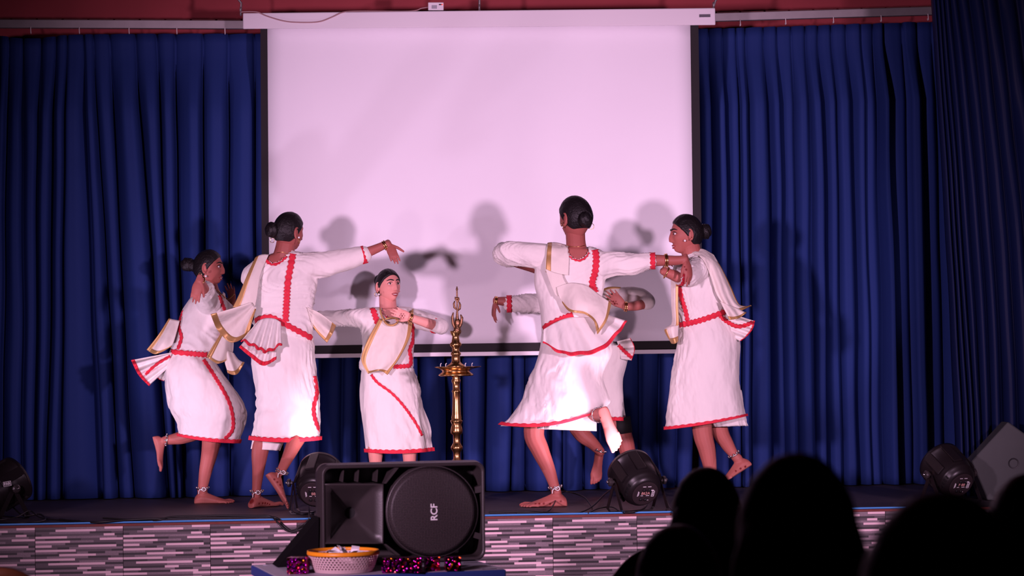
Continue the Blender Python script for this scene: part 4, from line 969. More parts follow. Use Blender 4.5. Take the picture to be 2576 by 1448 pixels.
d.sheet([[(1688, 702, -.1), (1698, 704, -.13), (1707, 704, -.13)], [(1689, 760, -.1), (1698, 764, -.13), (1706, 764, -.13)], [(1690, 812, -.1), (1699, 815, -.14), (1708, 814, -.14)], [(1672, 828, -.1), (1689, 824, -.16), (1706, 822, -.14)], [(1690, 863, -.1), (1698, 864, -.16), (1705, 858, -.14)]], borders=[(.6, .95, 0, .55), (0, 1, .9, 1), (0, .2, .75, 1)], drape=False)
d.sheet([[(1740, 634, -.02), (1765, 625, -.02), (1795, 640, .0)], [(1768, 652, -.1), (1795, 656, -.1), (1819, 682, -.02)], [(1786, 690, -.13), (1814, 704, -.13), (1840, 724, -.05)], [(1802, 738, -.14), (1832, 750, -.14), (1862, 768, -.06)], [(1822, 768, -.14), (1852, 784, -.15), (1890, 768, -.06)]], nu=10, borders=[(.86, .96, .15, .9), (.3, 1, .92, 1)], pleat=(2.5, .012))
d.sheet([[(1812, 758, -.15), (1835, 768, -.16), (1858, 776, -.14)], [(1822, 778, -.16), (1848, 785, -.18), (1868, 782, -.15)], [(1836, 804, -.16), (1858, 800, -.2), (1878, 786, -.15)]], borders=[(0, 1, .8, 1)], pleat=(2, .012))
d.cuff((1713, 698, -.18), (-1, -.1, -.4), 20, .022); d.bangle((1676, 686, -.205), (1, .5, 0), 14, n=1); d.bangle((1847, 1143, .08), (.6, 1, 0), 15, 'silver', 1, 'anklet', 10); d.bangle((1790, 1218, 0), (0, 1, 0), 15, 'silver', 1, 'anklet', 8)
d.earring((1723, 605, -.08), 3, stud=True); d.earring((1739, 599, -.08), 3.5, (1, 0, .4))

# ---- dancer hidden behind the tall one
d = Dancer('dancer half hidden behind the kicking dancer, both bent arms showing at her sides', 13.68, (1500, 1250), SK1)
d.torso([(1430, 732, 1476, 732, 0, .85), (1392, 748, 1514, 743, 0, .55), (1388, 780, 1520, 778, 0, .56), (1398, 840, 1522, 835, 0, .6), (1415, 880, 1560, 876, 0, .68)])
d.limb([(1405, 764, 0, 18), (1340, 762, 0, 15), (1275, 758, 0, 12.5), (1248, 756, 0, 9.5)], [(1410, 764, 0, 25), (1345, 763, 0, 22), (1284, 764, 0, 20)])
d.limb([(1508, 758, -.02, 18), (1570, 748, -.06, 16), (1632, 757, -.12, 13), (1604, 768, -.16, 12.5), (1573, 771, -.18, 9.5)], [(1505, 760, -.02, 25), (1560, 746, -.05, 22), (1606, 745, -.08, 20), (1632, 756, -.118, 16.5), (1624, 762, -.14, 16)])
d.hand((1245, 757, 0), (-.12, 1, -.1), (-1, -.3, -.3), -1, k=.82, curl=.18); d.hand((1570, 771, -.18), (-.72, -.75, 0), (0, .1, 1), 1, k=.86, curl=.08, spread=.1, thumb=.5)
d.limb([(1530, 890, 0, 29.4), (1530, 1020, 0, 22.8), (1564, 1085, 0, 23), (1580, 1140, 0, 20), (1592, 1190, 0, 13), (1594, 1217, 0, 12)])
d.limb([(1470, 890, .05, 29.4), (1448, 1040, .06, 22.8), (1460, 1085, .05, 22), (1490, 1114, .03, 16), (1511, 1136, 0, 11.5)])
d.foot((1594, 1220, 0), (.5, 0, -.85), UPV, -1, .95); d.foot((1508, 1146, 0), (-.15, 1, -.25), (.1, -.25, -1), 1, .84)
for a in range(6): d.dots.append((1546 + 6.5 * math.cos(a * 1.05), 764 + 7 * math.sin(a * 1.05), 1.7))
d.dots.append((1546, 764, 3))
d.head((1452, 690, 0), (.1, 0, -1), (0, -1, 0), .92, neck=[(1453, 750, 0, 25), (1453, 725, 0, 22), (1452, 700, .02, 22)], bun=(1452, 690, .1))
d.finish()
d.skirt([(1418, 868, 1586, 868, 0, .75), (1428, 905, 1580, 908, 0, .75), (1436, 960, 1569, 960, 0, .75), (1438, 1010, 1572, 1008, 0, .7), (1438, 1056, 1576, 1058, 0, .66)], 7, .025, hemw=.06)
mb = MB(); mb.tube([d.p(1560, 1050), d.p(1566, 1090)], [26 / d.S, 25.5 / d.S], 18, round_=False); mb.build('shorts', M['shorts'], d.root)
d.rebvh()
d.fan([(1552, 858, -.1), (1558, 880, -.1), (1562, 902, -.1)], [(1586, 850, -.1), (1597, 876, -.12), (1589, 906, -.1)], 3, .012, drape=False, lace=.06)
d.ribbon([(1556, 868), (1572, 884), (1590, 900)], 8, bvh=d.rebvh())
d.sheet([[(1505, 735, -.06), (1530, 722, -.1), (1562, 722, -.1)], [(1500, 760, -.1), (1520, 760, -.14), (1545, 745, -.12)]], borders=[(0, 1, 0, .2), (0, 1, .8, 1)])
d.cuff((1281, 764, 0), (1, 0, 0), 21); d.bangle((1247, 757, 0), (1, .2, 0), 11, n=2); d.bangle((1574, 771, -.18), (1, .1, 0), 11.5, n=2); d.bangle((1510, 1134, 0), (-.3, 1, 0), 14, 'silver', 1, 'anklet', 8)
# ------------------------------------------------------------------ stage lamps
def par_can(B, beam, label, disp, power=0, color=PINK, deg=45, badge=False, k=1.0, hall=False, size=0.05):
    root = empty('par_lamp', B, label, 'stage lamp', 'black stage lamps on the floor')
    A = beam.normalized(); sd = A.cross(ZU).normalized(); u2 = sd.cross(A).normalized(); C = B + ZU * 0.165 * k
    mb = MB(); prof = [(0.076, -0.108), (0.082, -0.106), (0.096, -0.092), (0.101, -0.074), (0.107, -0.070), (0.107, -0.062), (0.110, -0.055), (0.118, 0.0), (0.118, 0.085), (0.126, 0.088), (0.126, 0.115), (0.112, 0.115), (0.110, 0.098)]
    mb.lathe(C, A, [(r * k, h * k) for r, h in prof], 48); body = mb.build('lamp_body', M['black_metal'], root)
    for f_ in body.data.polygons: f_.use_smooth = True
    for an in (0.5, 1.75, 2.7, 3.9, 5.2):                 # raised ribs along the body
        mb = MB(); r = (sd * math.cos(an) + u2 * math.sin(an)); t = A.cross(r); mb.box(C + r * 0.119 * k + A * 0.030 * k, 0.026 * k, 0.075 * k, 0.007 * k, t, A, r)
        bevel(mb.build('rib', M['black_metal'], root, False), .003)
    mb = MB(); mb.lathe(C, A, [(0.0, 0.100 * k), (0.110 * k, 0.100 * k)], 32, cap=False); mb.build('lens', M['lens'] if power else M['black'], root, False)
    for an in (2.75, 2.95, 3.15, 3.35):                   # cooling slots
        mb = MB(); r = (sd * math.cos(an) + u2 * math.sin(an)); t = A.cross(r); mb.box(C + r * 0.0975 * k - A * 0.082 * k, 0.004 * k, 0.012 * k, 0.004 * k, t, A, r)
        mb.build('cooling_slot', M['rubber'], root, False)
    P = C - A * 0.1095 * k
    mb = MB(); mb.lathe(P, -A, [(0.0, 0.0), (0.074 * k, 0.0), (0.074 * k, 0.003), (0.068 * k, 0.004), (0.0, 0.004)], 32, cap=False); mb.build('rear_panel', mat('panel_black', (0.03, 0.02, 0.022), 0.45), root, False)
    Q = P - A * 0.005 * k
    mb = MB(); mb.box(Q + u2 * 0.004 * k, 0.030 * k, 0.0012, 0.011 * k, sd, A, u2); disp_o = mb.build('display', M['rubber'], root, False)
    text('display_digits', disp, Q + u2 * 0.004 * k - A * 0.002, sd, u2, 0.024 * k, mat('display_digits', (0.6, 0.3, 0.26), 0.5), disp_o)
    mb = MB()
    for x, z, w_, h in ((-0.016, 0.046, .009, .0015), (0.014, 0.046, .010, .0015), (-0.018, -0.012, .007, .0012), (0.016, -0.012, .010, .0012), (-0.044, 0, .0014, .016), (-0.039, 0, .0012, .012), (0.020, -0.042, .008, .0012), (0.036, 0.022, .008, .003)):
        mb.box(Q + sd * (x * k) + u2 * (z * k), w_ * k, 0.0008, h * k, sd, A, u2)
    c = Q + sd * 0.045 * k
    for x, z, w_, h in ((0, .017, .007, .001), (0, -.017, .007, .001), (-.007, 0, .001, .017), (.007, 0, .001, .017), (0, .008, .003, .002), (0, 0, .002, .003), (0, -.008, .003, .002)):
        mb.box(c + sd * (x * k) + u2 * (z * k), w_ * k, 0.0008, h * k, sd, A, u2)
    mb.build('panel_print', M['white_print'], root, False)['kind'] = 'stuff'
    for x, z in ((-0.014, 0.026), (0.016, 0.026), (-0.02, -0.034), (0.008, -0.036)):
        mb = MB(); mb.lathe(Q + sd * (x * k) + u2 * (z * k), -A, [(0.008 * k, 0), (0.008 * k, 0.006), (0.006 * k, 0.008)], 14)
        mb.build('socket', M['rubber'], root)
    hz = Vector((sd.x, sd.y, 0)).normalized(); fw = ZU.cross(hz).normalized()
    for s_, lab in ((-1, 0), (1, 1)):                     # double yoke
        mb = MB(); R = []
        base = B + fw * (0.085 * s_ * k)
        path = [C + hz * 0.137 * k, base + hz * 0.137 * k + ZU * 0.02 * k, base + hz * 0.125 * k + ZU * 0.004, base - hz * 0.125 * k + ZU * 0.004, base - hz * 0.137 * k + ZU * 0.02 * k, C - hz * 0.137 * k]
        for i, p in enumerate(path):
            a = path[max(0, i - 1)]; b = path[min(len(path) - 1, i + 1)]; t = (b - a).normalized(); n_ = t.cross(fw).normalized()
            R.append([p + fw * 0.014 * k + n_ * 0.002, p + fw * 0.014 * k - n_ * 0.002, p - fw * 0.014 * k - n_ * 0.002, p - fw * 0.014 * k + n_ * 0.002])
        mb.rings(R); mb.build('yoke', M['black_metal'], root, False)
    for s_ in (-1, 1):
        K = C + hz * 0.139 * s_ * k; mb = MB(); mb.lathe(K, hz * s_, [(0.010 * k, 0), (0.010 * k, 0.012), (0.022 * k, 0.014), (0.024 * k, 0.026), (0.016 * k, 0.032)], 12); kn = mb.build('knob', M['black'], root, False)
        mb = MB(); mb.lathe(K, hz * s_, [(0.006 * k, 0.030), (0.006 * k, 0.042), (0.003, 0.043)], 10); mb.build('bolt', M['chrome'], kn)
    if badge:
        K = C + hz * 0.1 * k + u2 * 0.03; c = C + sd * 0.121 * k - A * 0.01 + u2 * 0.035; X = (A * .5 + sd * .6 - ZU * .1).normalized()
        N_ = (-NH + sd * .2).normalized(); X = (X - N_ * X.dot(N_)).normalized(); Zt = N_.cross(X) * -1
        if Zt.z < 0: Zt = -Zt
        c = c - NH * 0.03
        mb = MB(); mb.box(c + NH * 0.002, 0.021, 0.0012, 0.013, X, N_, Zt); bd = mb.build('badge', M['white_print'], root, False)
        mb = MB(); mb.box(c, 0.019, 0.0012, 0.0112, X, N_, Zt); mb.build('badge_field', M['black'], bd, False)
        text('badge_text', 'PAR', c - NH * 0.003, X, Zt, 0.019, M['white_print'], bd, 0.0004)
    if power:
        s0 = C + A * 0.125 * k; spot('par_lamp_light', s0, s0 + A, power, color, deg, 0.5, size)
    return root
B = on_floor(1604, 1287); par_can(B, NH * .74 + ZU * .54 - right0 * .32, 'black stage lamp with lit digits behind the kicking dancer’s raised foot'.replace('’', "'"), '862A', 30, (1.0, .62, .86), 92)
B = on_floor(800, 1290); par_can(B, NH * .82 + ZU * .48 + right0 * .12, 'black stage lamp half hidden behind the big loudspeaker', '88', 12, (1.0, .66, .85), 90)
B = on_floor(2, 1303); par_can(B, NH * .62 + ZU * .42 + right0 * .66, 'black stage lamp with a PAR badge on its side', '88', 48, LAV, 70, badge=True)
B = on_floor(2392, 1266); par_can(B, NH * .74 + ZU * .52 - right0 * .36, 'black stage lamp in the shade before the tilted grey box', 'F 88', 30, LAV, 60)
# ------------------------------------------------------------------ brass oil lamp
LD = 13.12; LS = F / LD; lx = 1151.0
fz = on_floor(lx, 1264).z
lb = Vector(pt(lx, 1264, LD)); lb.z = STAGE_Z
lamp = empty('oil_lamp', lb, 'tall turned brass oil lamp with a wide wick plate and ornate top', 'oil lamp')
ztop = pt(lx, 832, LD).z; zper = (ztop - STAGE_Z) / (1738 - 405)
def Lz(zy): return (1738 - zy) * zper
def Lr(r): return r / 3.083 / LS
stem = [(405, 42), (412, 42), (430, 36), (446, 26), (462, 28), (490, 33), (504, 46), (520, 44), (534, 29), (560, 26), (574, 38), (584, 41), (594, 33), (640, 33), (656, 45), (672, 70), (684, 76)]
low = [(752, 40), (770, 26), (784, 36), (800, 34), (815, 27), (860, 27), (867, 35), (875, 34), (885, 29), (950, 30), (1050, 35), (1075, 40), (1090, 37), (1098, 48), (1106, 46), (1130, 36), (1152, 43), (1178, 47), (1196, 45), (1202, 38), (1212, 28), (1268, 28), (1280, 34), (1300, 46), (1316, 46), (1332, 35), (1346, 28), (1392, 27), (1404, 36), (1416, 36), (1430, 29), (1480, 33), (1540, 50), (1570, 80), (1590, 86), (1610, 84), (1640, 110), (1680, 160), (1710, 176), (1738, 178)]
mb = MB(); mb.lathe(lb, ZU, [(Lr(r), Lz(y)) for y, r in reversed(stem)], 36); mb.build('upper_stem', M['brass'], lamp)
mb = MB(); mb.lathe(lb, ZU, [(Lr(r), Lz(y)) for y, r in reversed(low)], 36); mb.build('lower_stem', M['brass'], lamp)
mb = MB(); R = []
for y, r, pet in [(757, 40, 0), (754, 128, 0), (746, 138, 0), (738, 130, 0), (722, 108, 0), (712, 108, 0), (700, 124, .05), (690, 140, .25), (684, 150, .3), (680, 150, .3), (686, 138, .2), (692, 90, 0), (690, 60, 0)]:
    R.append([lb + ZU * Lz(y) + (right0 * math.cos(a) + NH * math.sin(a)) * Lr(r) * (1 + pet * max(0, math.cos(2.5 * a)) ** 8 + pet * max(0, -math.cos(2.5 * a)) ** 8) for a in [2 * math.pi * j / 80 for j in range(80)]])
mb.rings(R); mb.build('wick_plate', M['brass'], lamp)
for j in range(5):
    a = 2 * math.pi * j / 5 + .3; mb = MB(); q = lb + ZU * Lz(678) + (right0 * math.cos(a) + NH * math.sin(a)) * Lr(128)
    mb.tube([q, q + ZU * .012, q + ZU * .017 + right0 * .004], .003, 6); mb.build('wick', M['string'], lamp)
def fp(zx, zy, dd=0.0): return pt(1060 + zx / 3.083, 700 + zy / 3.083, LD + dd)
mb = MB()
mb.tube([fp(278, 408), fp(278, 380), fp(278, 300), fp(277, 240), fp(277, 160), fp(276, 110), fp(276, 66)], [Lr(q) for q in (34, 22, 12, 6, 7, 6, 5)], 10)
mb.ellipsoid(fp(276, 84), right0 * Lr(9), NH * Lr(9), ZU * Lr(12), 12, 8); mb.ellipsoid(fp(277, 155), right0 * Lr(13), NH * Lr(10), ZU * Lr(14), 12, 8)
mb.ellipsoid(fp(280, 345), right0 * Lr(24), NH * Lr(20), ZU * Lr(40), 14, 10); mb.build('bird_finial', M['dark_brass'], lamp)
for pts, r in (([(262, 392), (245, 350), (240, 300), (247, 268)], (8, 11, 10, 6)), ([(292, 392), (308, 350), (315, 305), (306, 284)], (8, 12, 11, 6)), ([(272, 240), (256, 225), (252, 195), (258, 178)], (5, 9, 8, 5)), ([(282, 250), (296, 235), (300, 205), (294, 184)], (5, 10, 9, 5)),
               ([(276, 180), (264, 160), (262, 145)], (4, 6, 4)), ([(278, 190), (290, 165), (291, 150)], (4, 7, 4))):
    mb = MB(); mb.tube([fp(x, y) for x, y in pts], [Lr(q) for q in r], 8); mb.build('ornament_leaf', M['dark_brass'], lamp)
# ------------------------------------------------------------------ table, loudspeaker and what stands on the table
TZ = 0.65
FL = on_floor(700, 1453, TZ); FR_ = on_floor(1270, 1431, TZ); TX = (FR_ - FL); TL = TX.length; TX.normalize(); TY = ZU.cross(TX).normalized()
TD = 0.62
tb = empty('table', Vector(((FL + FR_) / 2 + TY * TD / 2).xy.to_tuple() + (0.0,)), 'low lavender plastic table with a blue rim in front of the stage', 'table')
mid = (FL + FR_) / 2 + TY * TD / 2
mb = MB(); mb.box(mid - ZU * 0.010, TL / 2, TD / 2, 0.010, TX, TY, ZU); bevel(mb.build('table_top', M['table_top'], tb, False), 0.006)
mb = MB()
for c, h1, h2 in ((mid - TY * TD / 2, TL / 2 + .004, .006), (mid + TY * TD / 2, TL / 2 + .004, .006)): mb.box(c - ZU * .022, h1, h2, .021, TX, TY, ZU)
for s_ in (-1, 1): mb.box(mid + TX * (TL / 2 * s_) - ZU * .022, .006, TD / 2, .021, TX, TY, ZU)
bevel(mb.build('rim', M['table_rim'], tb, False), 0.006)
for i in range(3):
    mb = MB(); mb.box(FR_ - TX * 0.055 + TY * (0.035 + 0.15 * i) + ZU * 0.0004, 0.030, 0.004, 0.0008, TX, TY, ZU); mb.build('slot', M['rubber'], tb, False)
for sx in (-1, 1):
    for sy in (-1, 1):
        q = mid + TX * (sx * (TL / 2 - .05)) + TY * (sy * (TD / 2 - .05)); mb = MB(); mb.tube([Vector((q.x, q.y, TZ - .02)), Vector((q.x + sx * .01, q.y, 0.012))], [.026, .018], 12); mb.build('leg', M['table_top'], tb)
# loudspeaker lying on its side
SPW, SPH, SPD = 0.690, 0.418, 0.30
BLc = on_floor(808, 1425, TZ); BRc = on_floor(1226, 1411, TZ)
SX = (BRc - BLc); SPW = SX.length; SX.normalize(); SY = ZU.cross(SX).normalized(); SZ = ZU
so = (BLc + BRc) / 2
sp = empty('loudspeaker', so + SY * SPD / 2, 'large black loudspeaker lying on its side on the table', 'loudspeaker')
SPH = (pt(1018, 1163, (so - CAM).dot(NH)) - so).z
def sl(x, y, z): return so + SX * (x * SPW) + SY * y + SZ * (z * SPH + 0.001)      # x -.5...5, z 0..1, y depth
def rrect(hw, hh, r, y, n=6, cx=0.0, cz=0.5):
    out = []
    for qx, qz, a0 in ((1, 1, 0), (-1, 1, 90), (-1, -1, 180), (1, -1, 270)):
        for k in range(n + 1):
            a = math.radians(a0 + 90.0 * k / n); out.append(so + SX * (cx * SPW + qx * (hw - r) + r * math.cos(a)) + SY * y + SZ * (cz * SPH + qz * (hh - r) + r * math.sin(a) + 0.001))
    return out
hw, hh = SPW / 2, SPH / 2
mb = MB(); mb.rings([rrect(hw * .86, hh * .80, .05, SPD), rrect(hw * .92, hh * .88, .06, SPD * .95), rrect(hw * .99, hh * .985, .045, .16), rrect(hw, hh, .04, .075), rrect(hw * .985, hh * .975, .036, .055), rrect(hw * .985, hh * .975, .036, .012), rrect(hw * .972, hh * .955, .034, 0), rrect(hw * .945, hh * .91, .03, .004), rrect(hw * .935, hh * .90, .028, .02), rrect(hw * .925, hh * .88, .028, .155)])
bevel(mb.build('cabinet', M['black'], sp), 0.002)
def px2l(x, y):                                              # picture point on the front plane -> local
    r = ray(x, y); t = (so - CAM).dot(SY) / r.dot(SY); q = CAM + r * t - so; return q.dot(SX), q.z
def hp(x, y, dep): a, b = px2l(x, y); return so + SX * a + SY * dep + SZ * b
hc = [(813, 1216), (966, 1216), (966, 1368), (813, 1368)]
def rc(s_, dep, cx=890, cy=1292):
    P = []
    for i in range(4):
        a = hc[i]; b = hc[(i + 1) % 4]
        for k in range(8):
            t = k / 8.0; x, y = a[0] + (b[0] - a[0]) * t, a[1] + (b[1] - a[1]) * t; P.append(hp(cx + (x - cx) * s_, cy + (y - cy) * s_, dep))
    return P
def circ(cx, cy, r, dep, n=32, rot=math.radians(225)): return [hp(cx + r * math.cos(rot + 2 * math.pi * k / n), cy + r * math.sin(rot + 2 * math.pi * k / n), dep) for k in range(n)]
mb = MB(); mb.rings([rc(1, .15), rc(1, .008), rc(.985, .004), rc(.95, .006)], cap=False)
flare = lambda a, d0: [hp(890 + sx_ * a[0], 1292 + sy_ * a[1], d0) for sx_, sy_ in ()]
def rc2(wx, wy, dep):
    P = []; c4 = [(-wx, -wy), (wx, -wy), (wx, wy), (-wx, wy)]
    for i in range(4):
        a = c4[i]; b = c4[(i + 1) % 4]
        for k in range(8): t = k / 8.0; P.append(hp(890 + a[0] + (b[0] - a[0]) * t, 1292 + a[1] + (b[1] - a[1]) * t, dep))
    return P
mb.rings([rc(.95, .006), rc2(58, 66, .016), rc2(52, 60, .030), rc2(30, 34, .085), circ(895, 1295, 17, .125), circ(895, 1295, 13, .148)], cap=False); mb.build('horn', M['black'], sp)
mb = MB(); mb.add(circ(895, 1295, 14, .147), [tuple(range(31, -1, -1))]); mb.build('horn_throat', M['rubber'], sp, False)
gx, gy, gr = 1088, 1286, 117.0
mb = MB(); R = []
for f_, dep in ((1.0, .15), (1.0, .010), (.985, .003), (.96, .004)): R.append(circ(gx, gy, gr * f_, dep, 64))
mb.rings(R, cap=False); mb.build('woofer_ring', M['black'], sp)
mb = MB(); R = [circ(gx, gy, gr * f_, .004 - .016 * (1 - f_ * f_), 64) for f_ in (.97, .85, .7, .5, .3, .12, .03)]
mb.rings(R); mb.build('grille', M['grille'], sp)
for x0 in (862, 900, 948):
    mb = MB(); mb.add([hp(x0, 1212, .02), hp(x0 + 3, 1212, .02), hp(x0 + 10, 1176, .06), hp(x0 + 7, 1176, .06), hp(x0, 1212, .14), hp(x0 + 3, 1212, .14), hp(x0 + 10, 1176, .14), hp(x0 + 7, 1176, .14)], [(0, 1, 2, 3), (4, 7, 6, 5), (0, 3, 7, 4), (1, 5, 6, 2)]); mb.build('port_fin', M['black'], sp, False)
for q in ([(966, 1216), (972, 1216), (1004, 1176), (994, 1176)], [(966, 1368), (972, 1368), (1008, 1396), (998, 1396)], [(1196, 1225), (1212, 1220), (1212, 1238), (1196, 1240)], [(1196, 1338), (1212, 1342), (1212, 1358), (1192, 1352)]):
    mb = MB(); mb.add([hp(x, y, .006) for x, y in q] + [hp(x, y, .15) for x, y in q], [(3, 2, 1, 0), (0, 1, 5, 4), (1, 2, 6, 5), (2, 3, 7, 6), (3, 0, 4, 7)]); mb.build('front_strut', M['black'], sp, False)
lg = hp(1091, 1287, -.0145); text('logo', 'RCF', lg, ZU, -SX, 0.040, M['white_print'], sp, 0.0007)
# black board leaning against the loudspeaker
mb = MB(); q = [hp(806, 1302, .04), hp(806, 1410, .06), hp(700, 1438, .03)]
q[1].z = TZ + .002; q[2].z = TZ + .002
q2 = [p + SY * 0.16 for p in q]; mb.add(q + q2, [(0, 1, 2), (3, 5, 4), (0, 3, 4, 1), (1, 4, 5, 2), (2, 5, 3, 0)])
ctr = (q[1] + q[2]) / 2 + SY * .08; tag(mb.build('wedge_bag', M['aud_cloth'], None, False, ctr), 'black cloth wedge sloping down beside the loudspeaker', 'bag')
# foil wrapped boxes
def gift(px0, px1, pyb, h, dep, label):
    a = on_floor(px0, pyb + (1 if px0 > 900 else 0), TZ); b = on_floor(px1, pyb, TZ); X = (b - a); w_ = X.length; X.normalize(); Y = ZU.cross(X)
    c = (a + b) / 2 + Y * dep / 2; mb = MB(); n = 5; VV = {}
    bm = bmesh.new(); bmesh.ops.create_cube(bm, size=1.0); bmesh.ops.subdivide_edges(bm, edges=bm.edges[:], cuts=5, use_grid_fill=True)
    for v in bm.verts:
        k = v.co.copy(); nn = noise.noise(k * 3.1 + Vector((px0, 0, 0))) * .03
        v.co = c + X * (k.x * w_ * (1 + nn)) + Y * (k.y * dep * (1 + nn)) + ZU * ((k.z + .5) * h * (1 + nn * .6 * (k.z + .5)) + .0012)
    me = bpy.data.meshes.new('gift_box'); bm.to_mesh(me); bm.free()
    return tag(link('gift_box', me, M['foil'], None, False, Vector((c.x, c.y, TZ))), label, 'gift box', 'foil wrapped gift boxes')
gift(722, 770, 1444, .064, .07, 'magenta foil gift box beside the black wedge, partly behind the basket')
gift(961, 1059, 1441, .060, .07, 'longest magenta foil gift box before the loudspeaker')
gift(1071, 1107, 1435, .054, .055, 'middle small magenta foil gift box before the loudspeaker')
gift(1122, 1160, 1436, .056, .055, 'small magenta foil gift box nearest the slotted end of the table')
# basket with slips of paper
bc = on_floor(864, 1437, TZ); bk = empty('basket', bc, 'round perforated plastic basket with an orange rim full of paper slips', 'basket')
bs = F / (bc - CAM).dot(NH); RT, RB, BH = 90 / bs, 72 / bs, 50 / bs
def bw(a, v, o=0.0):
    r = RB + (RT - RB) * (v ** .8) + o; return bc + Vector((math.cos(a) * r, math.sin(a) * r, 0.002 + BH * v))
mb = MB(); NC, NR = 56, 6
for j in range(NC):
    for i in range(NR):
        a0, a1 = 2 * math.pi * j / NC, 2 * math.pi * (j + 1) / NC; v0, v1 = .16 + .70 * i / NR, .16 + .70 * (i + 1) / NR
        sh = (i % 2) * .5 * 2 * math.pi / NC
        def W_(fa, fv): return bw(a0 + (a1 - a0) * fa + sh, v0 + (v1 - v0) * fv)
        O = [W_(0, 0), W_(1, 0), W_(1, 1), W_(0, 1)]; I = [W_(.38, .12), W_(.62, .12), W_(.85, .85), W_(.15, .85)]
        mb.add(O + I, [(k, (k + 1) % 4, 4 + (k + 1) % 4, 4 + k) for k in range(4)])
for v0, v1 in ((0, .16), (.86, 1.0)):
    mb.rings([[bw(2 * math.pi * j / NC, v) for j in range(NC)] for v in (v0, v1)], cap=False)
mb.rings([[bc + Vector((math.cos(2 * math.pi * j / NC) * r, math.sin(2 * math.pi * j / NC) * r, .003)) for j in range(NC)] for r in (RB, RB * .5, .002)], cap=False)
thick(mb.build('basket_wall', M['basket'], bk, False), 0.0022)
mb = MB(); mb.rings([[bc + Vector((math.cos(2 * math.pi * j / 64) * r, math.sin(2 * math.pi * j / 64) * r, h)) for j in range(64)] for r, h in ((RT * .97, BH * .93), (RT * 1.0, BH * .86), (RT * 1.015, BH * .93), (RT * 1.005, BH * 1.08), (RT * .965, BH * 1.09), (RT * .95, BH * 1.0))], cap=False, closed=True); mb.build('basket_rim', M['orange'], bk)
R = random.Random(3)
for i in range(16):
    a = R.uniform(0, 6.28); r = R.uniform(0, RT * .7); z = BH * R.uniform(.82, 1.12); c = bc + Vector((math.cos(a) * r, math.sin(a) * r, z))
    X = Vector((R.uniform(-1, 1), R.uniform(-1, 1), R.uniform(-.5, .5))).normalized(); Y = X.cross(Vector((R.uniform(-.6, .6), R.uniform(-.6, .6), 1))).normalized(); Z = X.cross(Y)
    w_, h = R.uniform(.018, .03), R.uniform(.010, .018)
    V = [c + X * (sx * w_) + Y * (sy * h) + Z * (.006 * (sx * sx - .5)) for sy in (-1, 1) for sx in (-1, 0, 1)]
    V = [Vector((p.x, p.y, max(p.z, TZ + .01))) for p in V]
    o = link('paper_slip', mesh_of(V, [(0, 1, 4, 3), (1, 2, 5, 4)]), M['paper'], None, False, c); thick(o, .0008); tag(o, 'folded white paper slip lying in the orange-rimmed basket', 'paper slip', 'paper slips in the basket')
# ------------------------------------------------------------------ cables and bits on the stage edge
def gpt(x, y, lift=0.006): p = on_floor(x, y); return p + ZU * lift
cable('blue_cable', 'straight bright blue cable along the front edge of the stage', [Vector((x, Y0 + .012, STAGE_Z + .005)) for x in (-3.6, -2.4, -1.2, 0, 1.2, 2.4, 3.6)], .0052, M['blue_cable'])
def edge(x, lift, back=.008):
    q = on_y(x, 1310, Y0 + back); return Vector((q.x, Y0 + back, STAGE_Z + lift))
front = lambda x, py, out: (lambda q: Vector((q.x, Y0 - out, q.z)))(on_y(x, py, Y0 - out))
cable('black_cable', 'thick black cable along the stage edge hanging over the tiles in a loop', [gpt(150, 1309), edge(230, .008), edge(330, .018), edge(420, .020), edge(520, .020), edge(600, .020), edge(690, .016), front(712, 1320, .035), front(735, 1336, .04), front(765, 1325, .04), front(790, 1300, .035), gpt(795, 1290, .01), gpt(800, 1288)], .006, M['rubber'])
cable('black_cable', 'second black cable hanging over the tiles beside the loudspeaker', [gpt(260, 1305), edge(380, .010, .02), edge(440, .030), edge(560, .030), edge(640, .026), edge(680, .022), front(700, 1315, .03), front(722, 1334, .034), front(748, 1330, .034), front(775, 1308, .034), gpt(778, 1294, .015), gpt(782, 1262, .08), gpt(790, 1245, .12)], .005, M['rubber'])
cable('black_cable', 'thin black cable from the half hidden lamp down to the floor', [gpt(742, 1268, .10), gpt(738, 1290, .02), gpt(760, 1295), gpt(790, 1290)], .004, M['rubber'])
cable('black_cable', 'black cable curling past the bare heel on the stage edge', [gpt(1300, 1293), gpt(1370, 1290), gpt(1390, 1282, .02), gpt(1405, 1268, .05), gpt(1425, 1262, .06), gpt(1470, 1268, .04), gpt(1493, 1285, .006)], .0045, M['rubber'])
cable('black_cable', 'long black cable snaking from the stage edge up to the lamp with four lit digits', [gpt(1232, 1291), gpt(1330, 1289), gpt(1400, 1292), gpt(1450, 1293), gpt(1490, 1282, .02), gpt(1530, 1262, .06), gpt(1575, 1252, .09), gpt(1610, 1256, .05), gpt(1618, 1262, .03)], .005, M['rubber'])
cable('black_cable', 'black cable looping under the yoke of the lamp with four lit digits', [gpt(1480, 1293), gpt(1505, 1283, .01), gpt(1540, 1280, .012), gpt(1570, 1291, .006), gpt(1620, 1288, .02), gpt(1632, 1270, .05), gpt(1640, 1242, .10)], .0045, M['rubber'])
cable('black_cable', 'black cable dropping from the lamp with four lit digits towards the audience', [gpt(1648, 1240, .10), gpt(1670, 1262, .06), gpt(1685, 1284, .02), gpt(1700, 1292, .006)], .004, M['rubber'])
cable('black_cable', 'black cable coiled beside the lamp with the PAR badge', [gpt(0, 1295, .10), gpt(30, 1300, .06), gpt(60, 1306, .02), gpt(100, 1302, .02), gpt(112, 1312, .008), gpt(60, 1318, .006), gpt(-10, 1316, .006)], .005, M['rubber'])
